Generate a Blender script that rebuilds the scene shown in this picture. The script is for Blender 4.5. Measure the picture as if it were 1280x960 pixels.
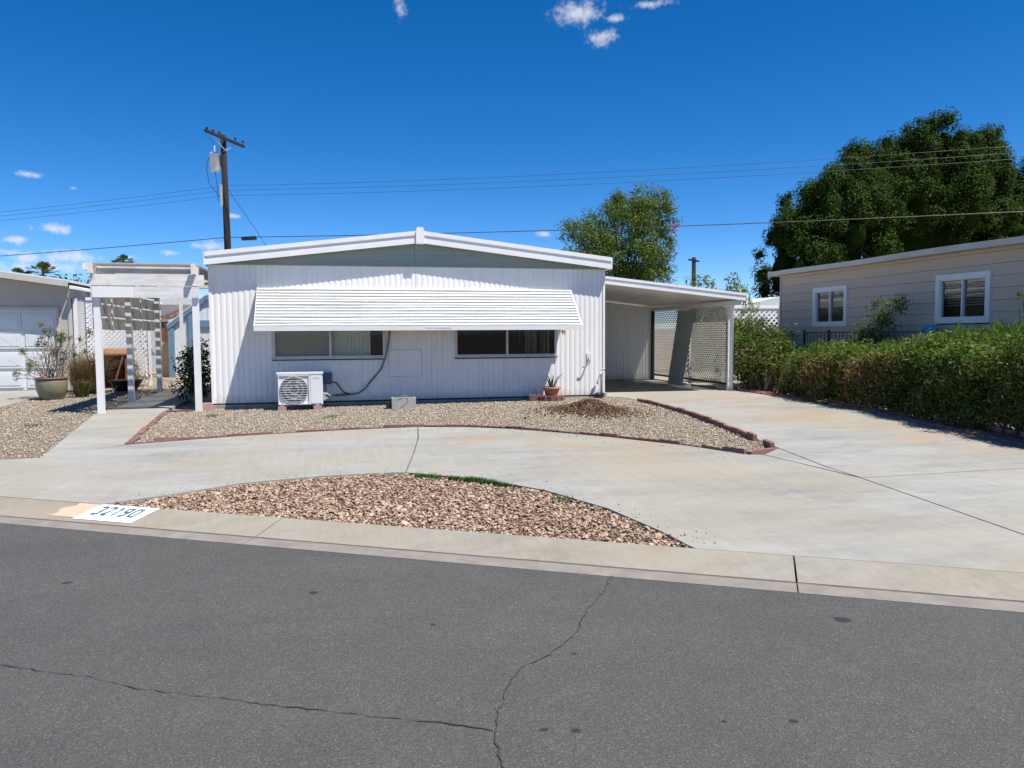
import bpy, bmesh, math, random
import numpy as np
from mathutils import Vector, Matrix
for o in list(bpy.data.objects): bpy.data.objects.remove(o)
R = math.radians
rng = np.random.default_rng(7); random.seed(7)
scene = bpy.context.scene
C = scene.collection

# ------------------------------------------------------------------ camera
YAW, PIT, ROLL = R(12.5), R(3.72), R(0.34)
fw = Vector((math.sin(YAW)*math.cos(PIT), math.cos(YAW)*math.cos(PIT), -math.sin(PIT)))
r0 = Vector((math.cos(YAW), -math.sin(YAW), 0)); u0 = r0.cross(fw)
rt = r0*math.cos(ROLL)-u0*math.sin(ROLL); up = u0*math.cos(ROLL)+r0*math.sin(ROLL)
cam = bpy.data.objects.new('camera', bpy.data.cameras.new('camera')); C.objects.link(cam)
cam.matrix_world = Matrix(((rt.x, up.x, -fw.x, 0), (rt.y, up.y, -fw.y, 0), (rt.z, up.z, -fw.z, 1.48), (0, 0, 0, 1)))
cam.data.sensor_width = 36; cam.data.lens = 962/1280*36
cam.data.clip_start = 0.05; cam.data.clip_end = 20000
scene.camera = cam

# ------------------------------------------------------------------ sun, sky, exposure
SUN = Vector((1.10, -1.0, 2.9)).normalized()
EL = math.asin(SUN.z); AZ = math.atan2(SUN.x, SUN.y)
sl = bpy.data.lights.new('sun', 'SUN'); sl.energy = 5.0; sl.angle = R(0.53); sl.color = (1, .955, .885)
so = bpy.data.objects.new('sun', sl); C.objects.link(so); so.location = (20, -20, 50)
so.rotation_euler = SUN.to_track_quat('Z', 'Y').to_euler()
w = bpy.data.worlds.new('World'); scene.world = w; w.use_nodes = True
nt = w.node_tree; nt.nodes.clear()
def wn(t, **k):
    n = nt.nodes.new(t)
    for a, b in k.items(): setattr(n, a, b)
    return n
def wm(op, a, b=None, c=None):
    n = wn('ShaderNodeMath', operation=op)
    for i, x in enumerate((a, b, c)):
        if x is None: continue
        if isinstance(x, (int, float)): n.inputs[i].default_value = x
        else: nt.links.new(x, n.inputs[i])
    return n.outputs[0]
sky = wn('ShaderNodeTexSky', sky_type='NISHITA', sun_disc=False, sun_elevation=EL, sun_rotation=AZ)
sky.altitude = 1200; sky.air_density = 0.62; sky.dust_density = 0.0; sky.ozone_density = 2.2
hs = wn('ShaderNodeHueSaturation'); hs.inputs['Saturation'].default_value = 1.38; hs.inputs['Hue'].default_value = 0.500
nt.links.new(sky.outputs[0], hs.inputs['Color'])
bg = wn('ShaderNodeBackground'); bg.inputs['Strength'].default_value = 0.115
tint = wn('ShaderNodeMix', data_type='RGBA', blend_type='MULTIPLY'); tint.inputs[0].default_value = 1; tint.inputs[7].default_value = (1.0, .955, 1.0, 1)
nt.links.new(hs.outputs[0], tint.inputs[6]); nt.links.new(tint.outputs[2], bg.inputs['Color'])
tc = wn('ShaderNodeTexCoord'); sp = wn('ShaderNodeSeparateXYZ'); nt.links.new(tc.outputs['Generated'], sp.inputs[0])
azn = wm('ARCTAN2', sp.outputs[0], sp.outputs[1]); eln = wm('ARCSINE', sp.outputs[2])
ns = wn('ShaderNodeTexNoise'); ns.inputs['Scale'].default_value = 64; ns.inputs['Detail'].default_value = 7; ns.inputs['Roughness'].default_value = .68
nt.links.new(tc.outputs['Generated'], ns.inputs['Vector'])
# small fair-weather clouds: azimuth, elevation, half width, half height (degrees)
CLOUDS = [(17.4,21.9,1.9,.75,.1),(19.1,20.4,1.2,.6,.0),(20.0,21.5,1.0,.35,-.15),(4.6,22.2,.65,.95,-.2),(22.7,22.2,1.9,.32,-.1),(-17.8,6.8,1.2,.34,.05),
          (-20.0,6.0,1.0,.32,0),(-17.3,5.1,1.7,.48,.1),(-19.4,4.9,1.2,.46,.05),(-8.7,6.1,1.5,.45,0),(-11.2,5.6,.9,.26,-.05),(-19.2,10.0,.77,.26,-.15),(15.0,7.3,.8,.26,-.1),
          (-16.7,9.4,.54,.2,-.25),(-13.8,5.2,.7,.2,-.2),(-7.2,8.2,.7,.2,-.2),(-18.3,4.4,3.6,.45,-.05),(29.2,3.0,1.3,.22,-.1),(-20.6,5.2,.9,.3,0),(-32,9,3,.8,0),(66,9,4,.7,0)]
acc = None
for a, e, da, de, of in CLOUDS:
    u = wm('MULTIPLY', wm('SUBTRACT', azn, R(a)), 1/R(da)); v = wm('MULTIPLY', wm('SUBTRACT', eln, R(e)), 1/R(de))
    m = wm('SUBTRACT', 1.0+of, wm('SQRT', wm('ADD', wm('MULTIPLY', u, u), wm('MULTIPLY', v, v))))
    acc = m if acc is None else wm('MAXIMUM', acc, m)
val = wm('MULTIPLY_ADD', wm('SUBTRACT', ns.outputs[0], .5), 3.0, wm('ADD', acc, .12))
mr = wn('ShaderNodeMapRange', interpolation_type='SMOOTHSTEP'); nt.links.new(val, mr.inputs[0])
mr.inputs[1].default_value = .0; mr.inputs[2].default_value = 1.25; mr.inputs[3].default_value = 0; mr.inputs[4].default_value = .75
bc = wn('ShaderNodeBackground'); bc.inputs['Color'].default_value = (.56, .57, .62, 1); bc.inputs['Strength'].default_value = 1.0
mx = wn('ShaderNodeMixShader'); nt.links.new(mr.outputs[0], mx.inputs[0]); nt.links.new(bg.outputs[0], mx.inputs[1]); nt.links.new(bc.outputs[0], mx.inputs[2])
wo = wn('ShaderNodeOutputWorld'); nt.links.new(mx.outputs[0], wo.inputs[0])
scene.view_settings.view_transform = 'Standard'; scene.view_settings.look = 'None'
scene.view_settings.exposure = 0.58; scene.view_settings.gamma = 1.0
scene.render.engine = 'CYCLES'
scene.cycles.max_bounces = 6; scene.cycles.diffuse_bounces = 3; scene.cycles.glossy_bounces = 3; scene.cycles.transparent_max_bounces = 8

# ------------------------------------------------------------------ materials
class MT:
    def __init__(s, name, rough=.6, metallic=0, spec=.5):
        s.m = bpy.data.materials.new(name); s.m.use_nodes = True; s.t = s.m.node_tree
        s.p = s.t.nodes['Principled BSDF']; s.p.inputs['Roughness'].default_value = rough
        s.p.inputs['Metallic'].default_value = metallic; s.p.inputs['Specular IOR Level'].default_value = spec
        s._tc = None
    def n(s, t, **k):
        n = s.t.nodes.new(t)
        for a, b in k.items(): setattr(n, a, b)
        return n
    def l(s, a, b): s.t.links.new(a, b)
    def co(s, kind='Object'):
        if s._tc is None: s._tc = s.n('ShaderNodeTexCoord')
        return s._tc.outputs[kind]
    def geo(s): return s.n('ShaderNodeNewGeometry')
    def noise(s, scale, detail=4, rough=.55, vec=None, stretch=None):
        v = vec or s.co()
        if stretch:
            mp = s.n('ShaderNodeMapping'); mp.inputs['Scale'].default_value = stretch; s.l(v, mp.inputs[0]); v = mp.outputs[0]
        n = s.n('ShaderNodeTexNoise'); n.inputs['Scale'].default_value = scale; n.inputs['Detail'].default_value = detail
        n.inputs['Roughness'].default_value = rough; s.l(v, n.inputs['Vector']); return n.outputs[0]
    def ramp(s, f, stops, interp='LINEAR'):
        r = s.n('ShaderNodeValToRGB'); r.color_ramp.interpolation = interp
        e = r.color_ramp.elements
        while len(e) < len(stops): e.new(.5)
        for i, (p, c) in enumerate(stops):
            e[i].position = p; e[i].color = (*c, 1) if not isinstance(c, (int, float)) else (c, c, c, 1)
        s.l(f, r.inputs[0]); return r.outputs[0]
    def mix(s, f, a, b, mode='MIX'):
        x = s.n('ShaderNodeMix', data_type='RGBA', blend_type=mode)
        for i, q in ((0, f), (6, a), (7, b)):
            if isinstance(q, (int, float)): x.inputs[i].default_value = q
            elif isinstance(q, tuple): x.inputs[i].default_value = (*q, 1)
            else: s.l(q, x.inputs[i])
        return x.outputs[2]
    def math(s, op, a, b=None, c=None):
        n = s.n('ShaderNodeMath', operation=op)
        for i, x in enumerate((a, b, c)):
            if x is None: continue
            if isinstance(x, (int, float)): n.inputs[i].default_value = x
            else: s.l(x, n.inputs[i])
        return n.outputs[0]
    def color(s, c):
        if isinstance(c, tuple): s.p.inputs['Base Color'].default_value = (*c, 1)
        else: s.l(c, s.p.inputs['Base Color'])
    def bump(s, h, strength=.3, dist=.01):
        b = s.n('ShaderNodeBump'); b.inputs['Strength'].default_value = strength; b.inputs['Distance'].default_value = dist
        s.l(h, b.inputs['Height']); s.l(b.outputs[0], s.p.inputs['Normal'])

def pm(name, c1, c2=None, scale=6, rough=.6, metallic=0, bump=0, bscale=40, stretch=None, grime=None):
    """paint / plain surface: two tones broken up by noise, optional grime in a third"""
    s = MT(name, rough, metallic)
    if c2 is None: c2 = tuple(x*.86 for x in c1)
    n = s.noise(scale, 6, .62, s.co(), stretch)
    col = s.ramp(n, [(.32, c2), (.68, c1)])
    if grime:
        g = s.noise(scale*.33, 8, .7); f = s.ramp(g, [(.52, 0.), (.72, 1.)])
        col = s.mix(s.math('MULTIPLY', f, .55), col, grime)
    s.color(col)
    if bump: s.bump(s.noise(bscale, 5), bump, .006)
    return s.m
def island(name, stops, rough=.8, bump=0, bscale=60, translucent=0, both=None):
    """every loose piece (leaf, pebble) gets its own tone"""
    s = MT(name, rough, 0, .15)
    g = s.geo(); col = s.ramp(g.outputs['Random Per Island'], stops)
    if both: col = s.mix(s.ramp(s.noise(both[0], 3), [(.42, 0.), (.6, 1.)]), col, both[1], 'MULTIPLY')
    s.color(col)
    if bump: s.bump(s.noise(bscale, 4), bump, .004)
    if translucent:
        tr = s.n('ShaderNodeBsdfTranslucent'); s.l(s.mix(1.0, col, (1.1, 1.2, .6), 'MULTIPLY'), tr.inputs['Color'])
        mx = s.n('ShaderNodeMixShader'); mx.inputs[0].default_value = translucent
        s.l(s.p.outputs[0], mx.inputs[1]); s.l(tr.outputs[0], mx.inputs[2]); s.l(mx.outputs[0], s.t.nodes['Material Output'].inputs[0])
    return s.m
def objtone(name, c1, c2, rough=.85, scale=14, bump=.3, bscale=60):
    """separate pieces: tone by object random plus noise"""
    s = MT(name, rough, 0, .3); oi = s.n('ShaderNodeObjectInfo')
    col = s.mix(oi.outputs['Random'], c1, c2)
    col = s.mix(1.0, col, s.ramp(s.noise(scale, 6, .65), [(.25, .62), (.75, 1.1)]), 'MULTIPLY')
    s.color(col); s.bump(s.noise(bscale, 5), bump, .006); return s.m

M = {}
def asphalt():
    s = MT('asphalt', .82, 0, .35); p = s.co()
    big = s.noise(.8, 6, .65, s.co(), (.45, 1.0, 1)); med = s.noise(3.2, 6, .68)
    base = s.mix(s.ramp(big, [(.35, 0.), (.65, 1.)]), (.075, .0725, .069), (.087, .0835, .079))
    base = s.mix(1.0, base, s.ramp(med, [(.3, .92), (.7, 1.06)]), 'MULTIPLY')
    vo = s.n('ShaderNodeTexVoronoi'); vo.inputs['Scale'].default_value = 170; s.l(p, vo.inputs['Vector'])
    sepc = s.n('ShaderNodeSeparateColor'); s.l(vo.outputs['Color'], sepc.inputs[0])
    sp_ = s.ramp(sepc.outputs[0], [(0., .72), (.5, .93), (.82, 1.10), (.97, 1.35), (1., 1.9)])
    base = s.mix(1.0, base, sp_, 'MULTIPLY')
    fine = s.noise(420, 2, .5); base = s.mix(1.0, base, s.ramp(fine, [(.3, .6), (.7, 1.4)]), 'MULTIPLY')
    # worn light wheel patch, bottom left; oil drips
    sx = s.n('ShaderNodeSeparateXYZ'); s.l(p, sx.inputs[0])
    jit = s.noise(28, 4)
    def spot(x, y, rx, ry):
        a = s.math('MULTIPLY', s.math('SUBTRACT', sx.outputs[0], x), 1/rx); b = s.math('MULTIPLY', s.math('SUBTRACT', sx.outputs[1], y), 1/ry)
        d = s.math('SQRT', s.math('ADD', s.math('MULTIPLY', a, a), s.math('MULTIPLY', b, b)))
        return s.math('SUBTRACT', d, s.math('MULTIPLY', jit, 1.1))
    acc = None
    for q in ((-.178, 4.385, .022, .026), (2.44, 3.351, .04, .036), (.803, 2.587, .017, .014), (1.61, 2.475, .017, .014), (1.36, 2.53, .010, .010), (.69, 2.62, .02, .012), (-1.6, 4.9, .03, .02), (1.0, 3.25, .012, .01), (.42, 3.75, .012, .014)):
        d = spot(*q); acc = d if acc is None else s.math('MINIMUM', acc, d)
    base = s.mix(s.ramp(acc, [(.3, .75), (.75, 0.)]), base, (.012, .012, .013))
    s.color(base); s.bump(s.math('ADD', vo.outputs['Distance'], s.math('MULTIPLY', fine, .5)), .55, .004)
    return s.m
def concrete(name, base, rust=False, streak=(.5, 1.4, 1)):
    s = MT(name, .85, 0, .3)
    dark = tuple(x*.74 for x in base); lite = tuple(min(1, x*1.18) for x in base)
    n1 = s.noise(.9, 8, .66, s.co(), streak)
    col = s.ramp(n1, [(.30, dark), (.5, base), (.70, lite)])
    n2 = s.noise(4.5, 8, .72, s.co(), (.6, 1.6, 1)); col = s.mix(1.0, col, s.ramp(n2, [(.28, .80), (.48, 1.0), (.75, 1.10)]), 'MULTIPLY')
    # tan tint drifting over the slab
    n3 = s.noise(.45, 4, .5); col = s.mix(s.math('MULTIPLY', s.ramp(n3, [(.42, 0.), (.62, 1.)]), .7), col, (base[0]*1.06, base[1]*.96, base[2]*.80))
    if rust:
        sx = s.n('ShaderNodeSeparateXYZ'); s.l(s.co(), sx.inputs[0])
        rn = s.noise(1.3, 7, .68, s.co(), (.5, 1.7, 1))
        # iron water stains below the carport and along the right wheel track
        def blob(x, y, rx, ry):
            a = s.math('MULTIPLY', s.math('SUBTRACT', sx.outputs[0], x), 1/rx); b = s.math('MULTIPLY', s.math('SUBTRACT', sx.outputs[1], y), 1/ry)
            return s.math('SUBTRACT', 1.0, s.math('SQRT', s.math('ADD', s.math('MULTIPLY', a, a), s.math('MULTIPLY', b, b))))
        acc = None
        for q in ((7.0, 13.6, 1.5, 1.6), (6.9, 10.9, 1.0, 2.2), (7.2, 8.2, .9, 1.6), (1.8, 9.3, 1.0, .7), (3.0, 8.3, 1.0, 1.2)):
            d = blob(*q); acc = d if acc is None else s.math('MAXIMUM', acc, d)
        f = s.math('MULTIPLY', s.ramp(acc, [(0., 0.), (.55, 1.)]), s.ramp(rn, [(.45, 0.), (.66, 1.)]))
        col = s.mix(s.math('MULTIPLY', f, .62), col, (.36, .22, .10))
    br = s.noise(26, 3, .6, s.co(), (1, .06, 1)); col = s.mix(1.0, col, s.ramp(br, [(.3, .95), (.7, 1.05)]), 'MULTIPLY')
    dk = s.noise(2.1, 9, .78); col = s.mix(s.math('MULTIPLY', s.ramp(dk, [(.60, 0.), (.72, 1.)]), .35), col, tuple(x*.62 for x in base))
    wt = s.noise(1.5, 8, .72, s.co(), (1.7, .6, 1)); col = s.mix(s.math('MULTIPLY', s.ramp(wt, [(.58, 0.), (.70, 1.)]), .4), col, tuple(min(1, x*1.3) for x in base))
    fl = s.noise(55, 2, .5); col = s.mix(s.math('MULTIPLY', s.ramp(fl, [(.74, 0.), (.78, 1.)]), .5), col, tuple(x*.5 for x in base))
    sp_ = s.noise(140, 3, .6); col = s.mix(1.0, col, s.ramp(sp_, [(.25, .86), (.75, 1.1)]), 'MULTIPLY')
    s.color(col); s.bump(s.math('ADD', s.noise(90, 5, .7), s.math('MULTIPLY', n2, .6)), .25, .004)
    return s.m
M['asphalt'] = asphalt()
M['concrete'] = concrete('driveway_concrete', (.290, .286, .264), True)
M['walk'] = concrete('walkway_concrete', (.30, .292, .265))
M['curb'] = concrete('curb_concrete', (.275, .255, .215), False, (.7, .7, 1))
M['gutter'] = pm('gutter_dust', (.25, .222, .188), (.19, .165, .145), 7, .9, bump=.3, grime=(.17, .145, .16))
M['dirtline'] = pm('gutter_dirt', (.17, .13, .115), (.09, .07, .075), 5, .95)
M['soil'] = pm('soil', (.17, .105, .07), (.09, .055, .038), 9, .95, bump=.5, bscale=35)
M['sand'] = pm('desert_ground', (.36, .30, .23), (.25, .20, .15), 5, .95, bump=.5, bscale=45)
M['gravelbase'] = pm('gravel_base', (.27, .225, .17), (.14, .112, .082), 45, .95, bump=.6, bscale=60)
M['pebble'] = island('pebble', [(0., (.16, .125, .09)), (.3, (.33, .27, .20)), (.6, (.43, .365, .28)), (.85, (.53, .475, .39)), (1., (.24, .19, .145))], .85)
M['rock'] = island('crushed_rock', [(0., (.15, .09, .058)), (.2, (.29, .19, .128)), (.5, (.42, .305, .215)), (.75, (.51, .395, .295)), (.92, (.54, .44, .37)), (1., (.21, .135, .09))], .85, .4, 50, 0, (18, (.72, .66, .62)))
M['rockobj'] = objtone('landscape_rock', (.60, .46, .36), (.42, .28, .19), .85, 12, .45, 45)
def siding():
    s = MT('white_siding', .45); n = s.noise(1.6, 6, .62, s.co(), (1, 1, .35)); col = s.ramp(n, [(.32, (.785, .765, .735)), (.68, (.84, .82, .79))])
    st = s.noise(7, 7, .7, s.co(), (1, 1, .07)); col = s.mix(s.math('MULTIPLY', s.ramp(st, [(.52, 0.), (.74, 1.)]), .45), col, (.58, .54, .49))
    sx = s.n('ShaderNodeSeparateXYZ'); s.l(s.co(), sx.inputs[0]); sp_ = s.noise(9, 6, .7)
    low = s.math('SUBTRACT', s.math('MULTIPLY', sp_, .42), sx.outputs[2]); col = s.mix(s.math('MULTIPLY', s.ramp(low, [(.0, 0.), (.16, 1.)]), .6), col, (.50, .42, .33))
    spot = s.noise(38, 3, .5); col = s.mix(s.math('MULTIPLY', s.ramp(spot, [(.70, 0.), (.76, 1.)]), .5), col, (.45, .38, .32))
    s.color(col); s.bump(s.noise(3, 3), .12, .01); return s.m
M['siding'] = siding()
M['white'] = pm('white_paint', (.83, .82, .795), (.77, .76, .735), 3, .4)
M['oldwhite'] = pm('weathered_white_paint', (.80, .79, .76), (.62, .59, .54), 7, .65, bump=.3, bscale=50, stretch=(.4, 3, 3), grime=(.36, .31, .26))
M['slatgrey'] = pm('weathered_slat', (.55, .53, .49), (.40, .38, .35), 8, .7, stretch=(3, .4, 3))
M['greymetal'] = pm('gable_siding', (.35, .385, .335), (.29, .32, .28), 2, .5, stretch=(.3, 1, 4))
M['awn'] = pm('awning_enamel', (.78, .775, .74), (.69, .685, .64), 2, .4, grime=(.60, .58, .52), stretch=(.4, 1, 3))
M['alum'] = pm('aluminium', (.55, .54, .52), (.42, .41, .39), 12, .45, .5)
M['darkmetal'] = pm('dark_metal', (.03, .03, .03), None, 10, .5, .3)
M['found'] = pm('foundation_concrete', (.40, .37, .32), (.27, .24, .20), 7, .9, bump=.4, grime=(.34, .24, .15))
M['block'] = pm('concrete_block', (.42, .40, .37), (.33, .31, .29), 16, .95, bump=.7, bscale=80)
M['acwhite'] = pm('condenser_enamel', (.76, .77, .75), (.70, .71, .69), 3, .4)
M['acdark'] = pm('fan_shadow', (.15, .17, .16), None, 8, .6)
M['acgrill'] = pm('fan_grille', (.62, .63, .60), None, 8, .5)
M['acfan'] = pm('fan_blade', (.25, .29, .27), None, 8, .5)
M['boxblue'] = pm('blue_grey_box', (.085, .125, .175), (.065, .10, .15), 6, .5)
M['cable'] = pm('black_cable', (.03, .03, .03), None, 9, .55)
M['greycable'] = pm('grey_cable', (.42, .40, .37), (.30, .28, .26), 9, .6)
M['brick'] = objtone('red_edging', (.29, .155, .125), (.20, .105, .09), .9, 10, .6, 40)
M['paver'] = objtone('red_brick', (.40, .17, .14), (.28, .13, .12), .9, 9, .5, 40)
M['pinkblock'] = pm('pink_block', (.50, .30, .26), (.38, .22, .19), 14, .9, bump=.5)
M['terra'] = pm('terracotta', (.46, .235, .165), (.34, .17, .12), 7, .85, bump=.3)
M['beige'] = pm('beige_stucco', (.50, .46, .39), (.44, .405, .345), 3, .8, bump=.3, bscale=90)
M['tan'] = pm('tan_siding', (.60, .475, .36), (.555, .44, .33), 2.2, .65, stretch=(1, .3, 3))
M['tantrim'] = pm('tan_trim', (.56, .53, .47), (.48, .45, .40), 4, .6)
M['winwhite'] = pm('vinyl_white', (.80, .80, .80), None, 3, .4)
M['gardoor'] = pm('garage_door', (.68, .71, .71), (.63, .66, .66), 2, .5)
M['glaze'] = None
def glass(name, tint=(.75, .8, .78), refl=.12):
    s = MT(name); s.t.nodes.remove(s.p)
    tr = s.n('ShaderNodeBsdfTransparent'); tr.inputs[0].default_value = (*tint, 1)
    gl = s.n('ShaderNodeBsdfGlossy'); gl.inputs['Roughness'].default_value = .03
    wv = s.noise(2.0, 2); b = s.n('ShaderNodeBump'); b.inputs['Strength'].default_value = .06; b.inputs['Distance'].default_value = .02; s.l(wv, b.inputs['Height']); s.l(b.outputs[0], gl.inputs['Normal'])
    g_ = s.geo(); dt = s.n('ShaderNodeVectorMath', operation='DOT_PRODUCT'); s.l(g_.outputs['Incoming'], dt.inputs[0]); s.l(g_.outputs['Normal'], dt.inputs[1])
    fr = s.math('MULTIPLY_ADD', s.math('POWER', s.math('SUBTRACT', 1.0, s.math('ABSOLUTE', dt.outputs['Value'])), 5.0), .96, .04)
    mx = s.n('ShaderNodeMixShader'); s.l(s.math('ADD', fr, refl-.04), mx.inputs[0]); s.l(tr.outputs[0], mx.inputs[1]); s.l(gl.outputs[0], mx.inputs[2])
    s.l(mx.outputs[0], s.t.nodes['Material Output'].inputs[0]); return s.m
M['glass'] = glass('window_glass', (.40, .43, .41), .018); M['glass1'] = glass('bright_window_glass', (.82, .85, .83), .03); M['glassn'] = glass('neighbour_glass', (.62, .70, .66), .10)
M['screen'] = pm('insect_screen', (.30, .31, .27), None, 30, .8)
M['curtain'] = pm('pale_curtain', (.72, .75, .68), (.56, .58, .53), 20, .9, stretch=(6, 1, .2))
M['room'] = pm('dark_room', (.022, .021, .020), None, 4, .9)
M['bark'] = pm('bark', (.15, .105, .075), (.075, .05, .035), 14, .95, bump=.7, bscale=30, stretch=(3, 3, .6))
M['pole'] = pm('creosote_pole', (.022, .013, .009), (.011, .007, .005), 10, .95, bump=.5, stretch=(4, 4, .3))
M['galv'] = pm('transformer_grey', (.52, .56, .56), (.45, .49, .49), 4, .5)
M['blue'] = pm('blue_trim', (.15, .25, .36), (.12, .205, .30), 6, .6)
M['shedwall'] = pm('pale_blue_siding', (.68, .72, .73), (.60, .64, .65), 4, .6, stretch=(6, 6, .4))
M['wood'] = pm('orange_wood', (.30, .145, .06), (.17, .078, .033), 6, .75, stretch=(4, 4, .5), bump=.3)
M['woodfence'] = pm('brown_fence', (.20, .085, .045), (.10, .045, .025), 7, .85, stretch=(5, 5, .4), bump=.3)
M['potgreen'] = pm('green_glaze', (.17, .19, .125), (.28, .22, .14), 5, .35, grime=(.10, .15, .11))
M['potrim'] = pm('pot_rim', (.20, .09, .06), None, 9, .6)
M['greensheet'] = pm('green_metal_sheet', (.36, .42, .37), (.31, .36, .32), 3, .5, stretch=(4, 4, .5))
M['iron'] = pm('wrought_iron', (.02, .02, .022), None, 9, .5)
M['chairblue'] = pm('blue_plastic', (.06, .30, .62), (.05, .25, .52), 5, .4)
M['chairgreen'] = pm('green_plastic', (.22, .58, .26), (.18, .5, .22), 5, .4)
M['lattice'] = pm('white_lattice', (.78, .78, .77), (.70, .70, .69), 8, .55)
def lattmat():
    s = MT('cream_vinyl_lattice', .6); col = s.ramp(s.noise(8, 6, .6), [(.32, (.82, .79, .72)), (.68, (.88, .86, .80))]); s.color(col)
    tr = s.n('ShaderNodeBsdfTranslucent'); s.l(col, tr.inputs[0]); mx = s.n('ShaderNodeMixShader'); mx.inputs[0].default_value = .5
    s.l(s.p.outputs[0], mx.inputs[1]); s.l(tr.outputs[0], mx.inputs[2]); s.l(mx.outputs[0], s.t.nodes['Material Output'].inputs[0]); return s.m
M['cream'] = lattmat()
M['numwhite'] = pm('number_white_paint', (.80, .82, .84), (.72, .74, .76), 14, .7)
M['numblue'] = pm('number_blue_paint', (.045, .12, .16), (.07, .16, .21), 30, .7)
M['oldpaint'] = pm('old_tan_paint', (.52, .40, .26), (.42, .35, .27), 12, .85)
M['crack'] = pm('crack_void', (.038, .037, .035), None, 9, 1.0)
M['hill'] = pm('haze_tinted_hill', (.23, .22, .26), (.19, .185, .22), .004, .95)  # greyish mauve: distance haze is put into the base colour
M['asphroof'] = pm('roof_white', (.66, .66, .64), (.56, .56, .54), 3, .6)
M['tanpanel'] = pm('tan_panel', (.55, .42, .28), (.48, .37, .25), 3, .7)
# foliage
M['lf_big'] = island('ficus_leaf', [(0., (.018, .040, .006)), (.5, (.034, .064, .009)), (.85, (.056, .092, .013)), (1., (.085, .125, .019))], .85, translucent=.18)
M['lf_mid'] = island('tree_leaf', [(0., (.050, .090, .016)), (.5, (.095, .150, .026)), (.88, (.145, .205, .038)), (1., (.20, .14, .05))], .55, translucent=.28)
M['lf_hedge'] = island('oleander_leaf', [(0., (.026, .050, .012)), (.35, (.060, .095, .020)), (.7, (.105, .150, .030)), (.94, (.18, .21, .05)), (1., (.38, .35, .19))], .6, translucent=.38)
M['lf_young'] = island('new_growth_leaf', [(0., (.075, .135, .022)), (.6, (.125, .195, .032)), (1., (.20, .27, .05))], .5, translucent=.3)
M['lf_brown'] = island('dead_leaf', [(0., (.14, .075, .030)), (.5, (.27, .15, .06)), (1., (.36, .23, .11))], .8, translucent=.2)
M['lf_yel'] = island('yellow_green_leaf', [(0., (.08, .13, .02)), (.6, (.16, .22, .035)), (1., (.24, .27, .05))], .55, translucent=.3)
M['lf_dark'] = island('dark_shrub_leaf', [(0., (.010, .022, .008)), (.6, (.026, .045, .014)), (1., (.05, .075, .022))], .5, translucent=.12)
M['lf_palm'] = island('palm_leaf', [(0., (.045, .07, .022)), (.6, (.085, .12, .035)), (1., (.15, .17, .06))], .6, translucent=.15)
M['lf_olive'] = island('dusty_leaf', [(0., (.06, .085, .035)), (.6, (.11, .13, .055)), (.85, (.24, .20, .09)), (1., (.34, .24, .10))], .7, translucent=.2)
M['twig'] = pm('dry_twig', (.36, .30, .24), (.24, .19, .15), 20, .9)
M['flower'] = island('red_flower', [(0., (.40, .03, .07)), (1., (.55, .08, .12))], .7, translucent=.2)
M['redgrass'] = island('fountain_grass', [(0., (.09, .035, .035)), (.4, (.19, .09, .07)), (.7, (.34, .24, .15)), (1., (.16, .19, .06))], .8, translucent=.2)
M['grass'] = island('weed_blade', [(0., (.03, .075, .018)), (.6, (.055, .13, .03)), (1., (.10, .19, .05))], .6, translucent=.25)
M['dirtcrumb'] = island('dirt_crumb', [(0., (.045, .024, .015)), (.5, (.10, .055, .032)), (.85, (.17, .10, .06)), (1., (.32, .25, .18))], .95)

# ------------------------------------------------------------------ object helpers
def rootloc(p):
    v = Vector((0, 0, 0))
    while p is not None: v += p.location; p = p.parent
    return v
def link(o, parent=None):
    C.objects.link(o)
    if parent is not None: o.parent = parent
    return o
def tag(o, label, cat, group=None):
    o['label'] = label; o['category'] = cat
    if group: o['group'] = group
    return o
def thing(name, label, cat, loc, group=None):
    o = bpy.data.objects.new(name, None); o.location = loc; o.empty_display_size = .2; C.objects.link(o)
    return tag(o, label, cat, group)
def struct(o): o['kind'] = 'structure'; return o
def stuff(o): o['kind'] = 'stuff'; return o

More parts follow.
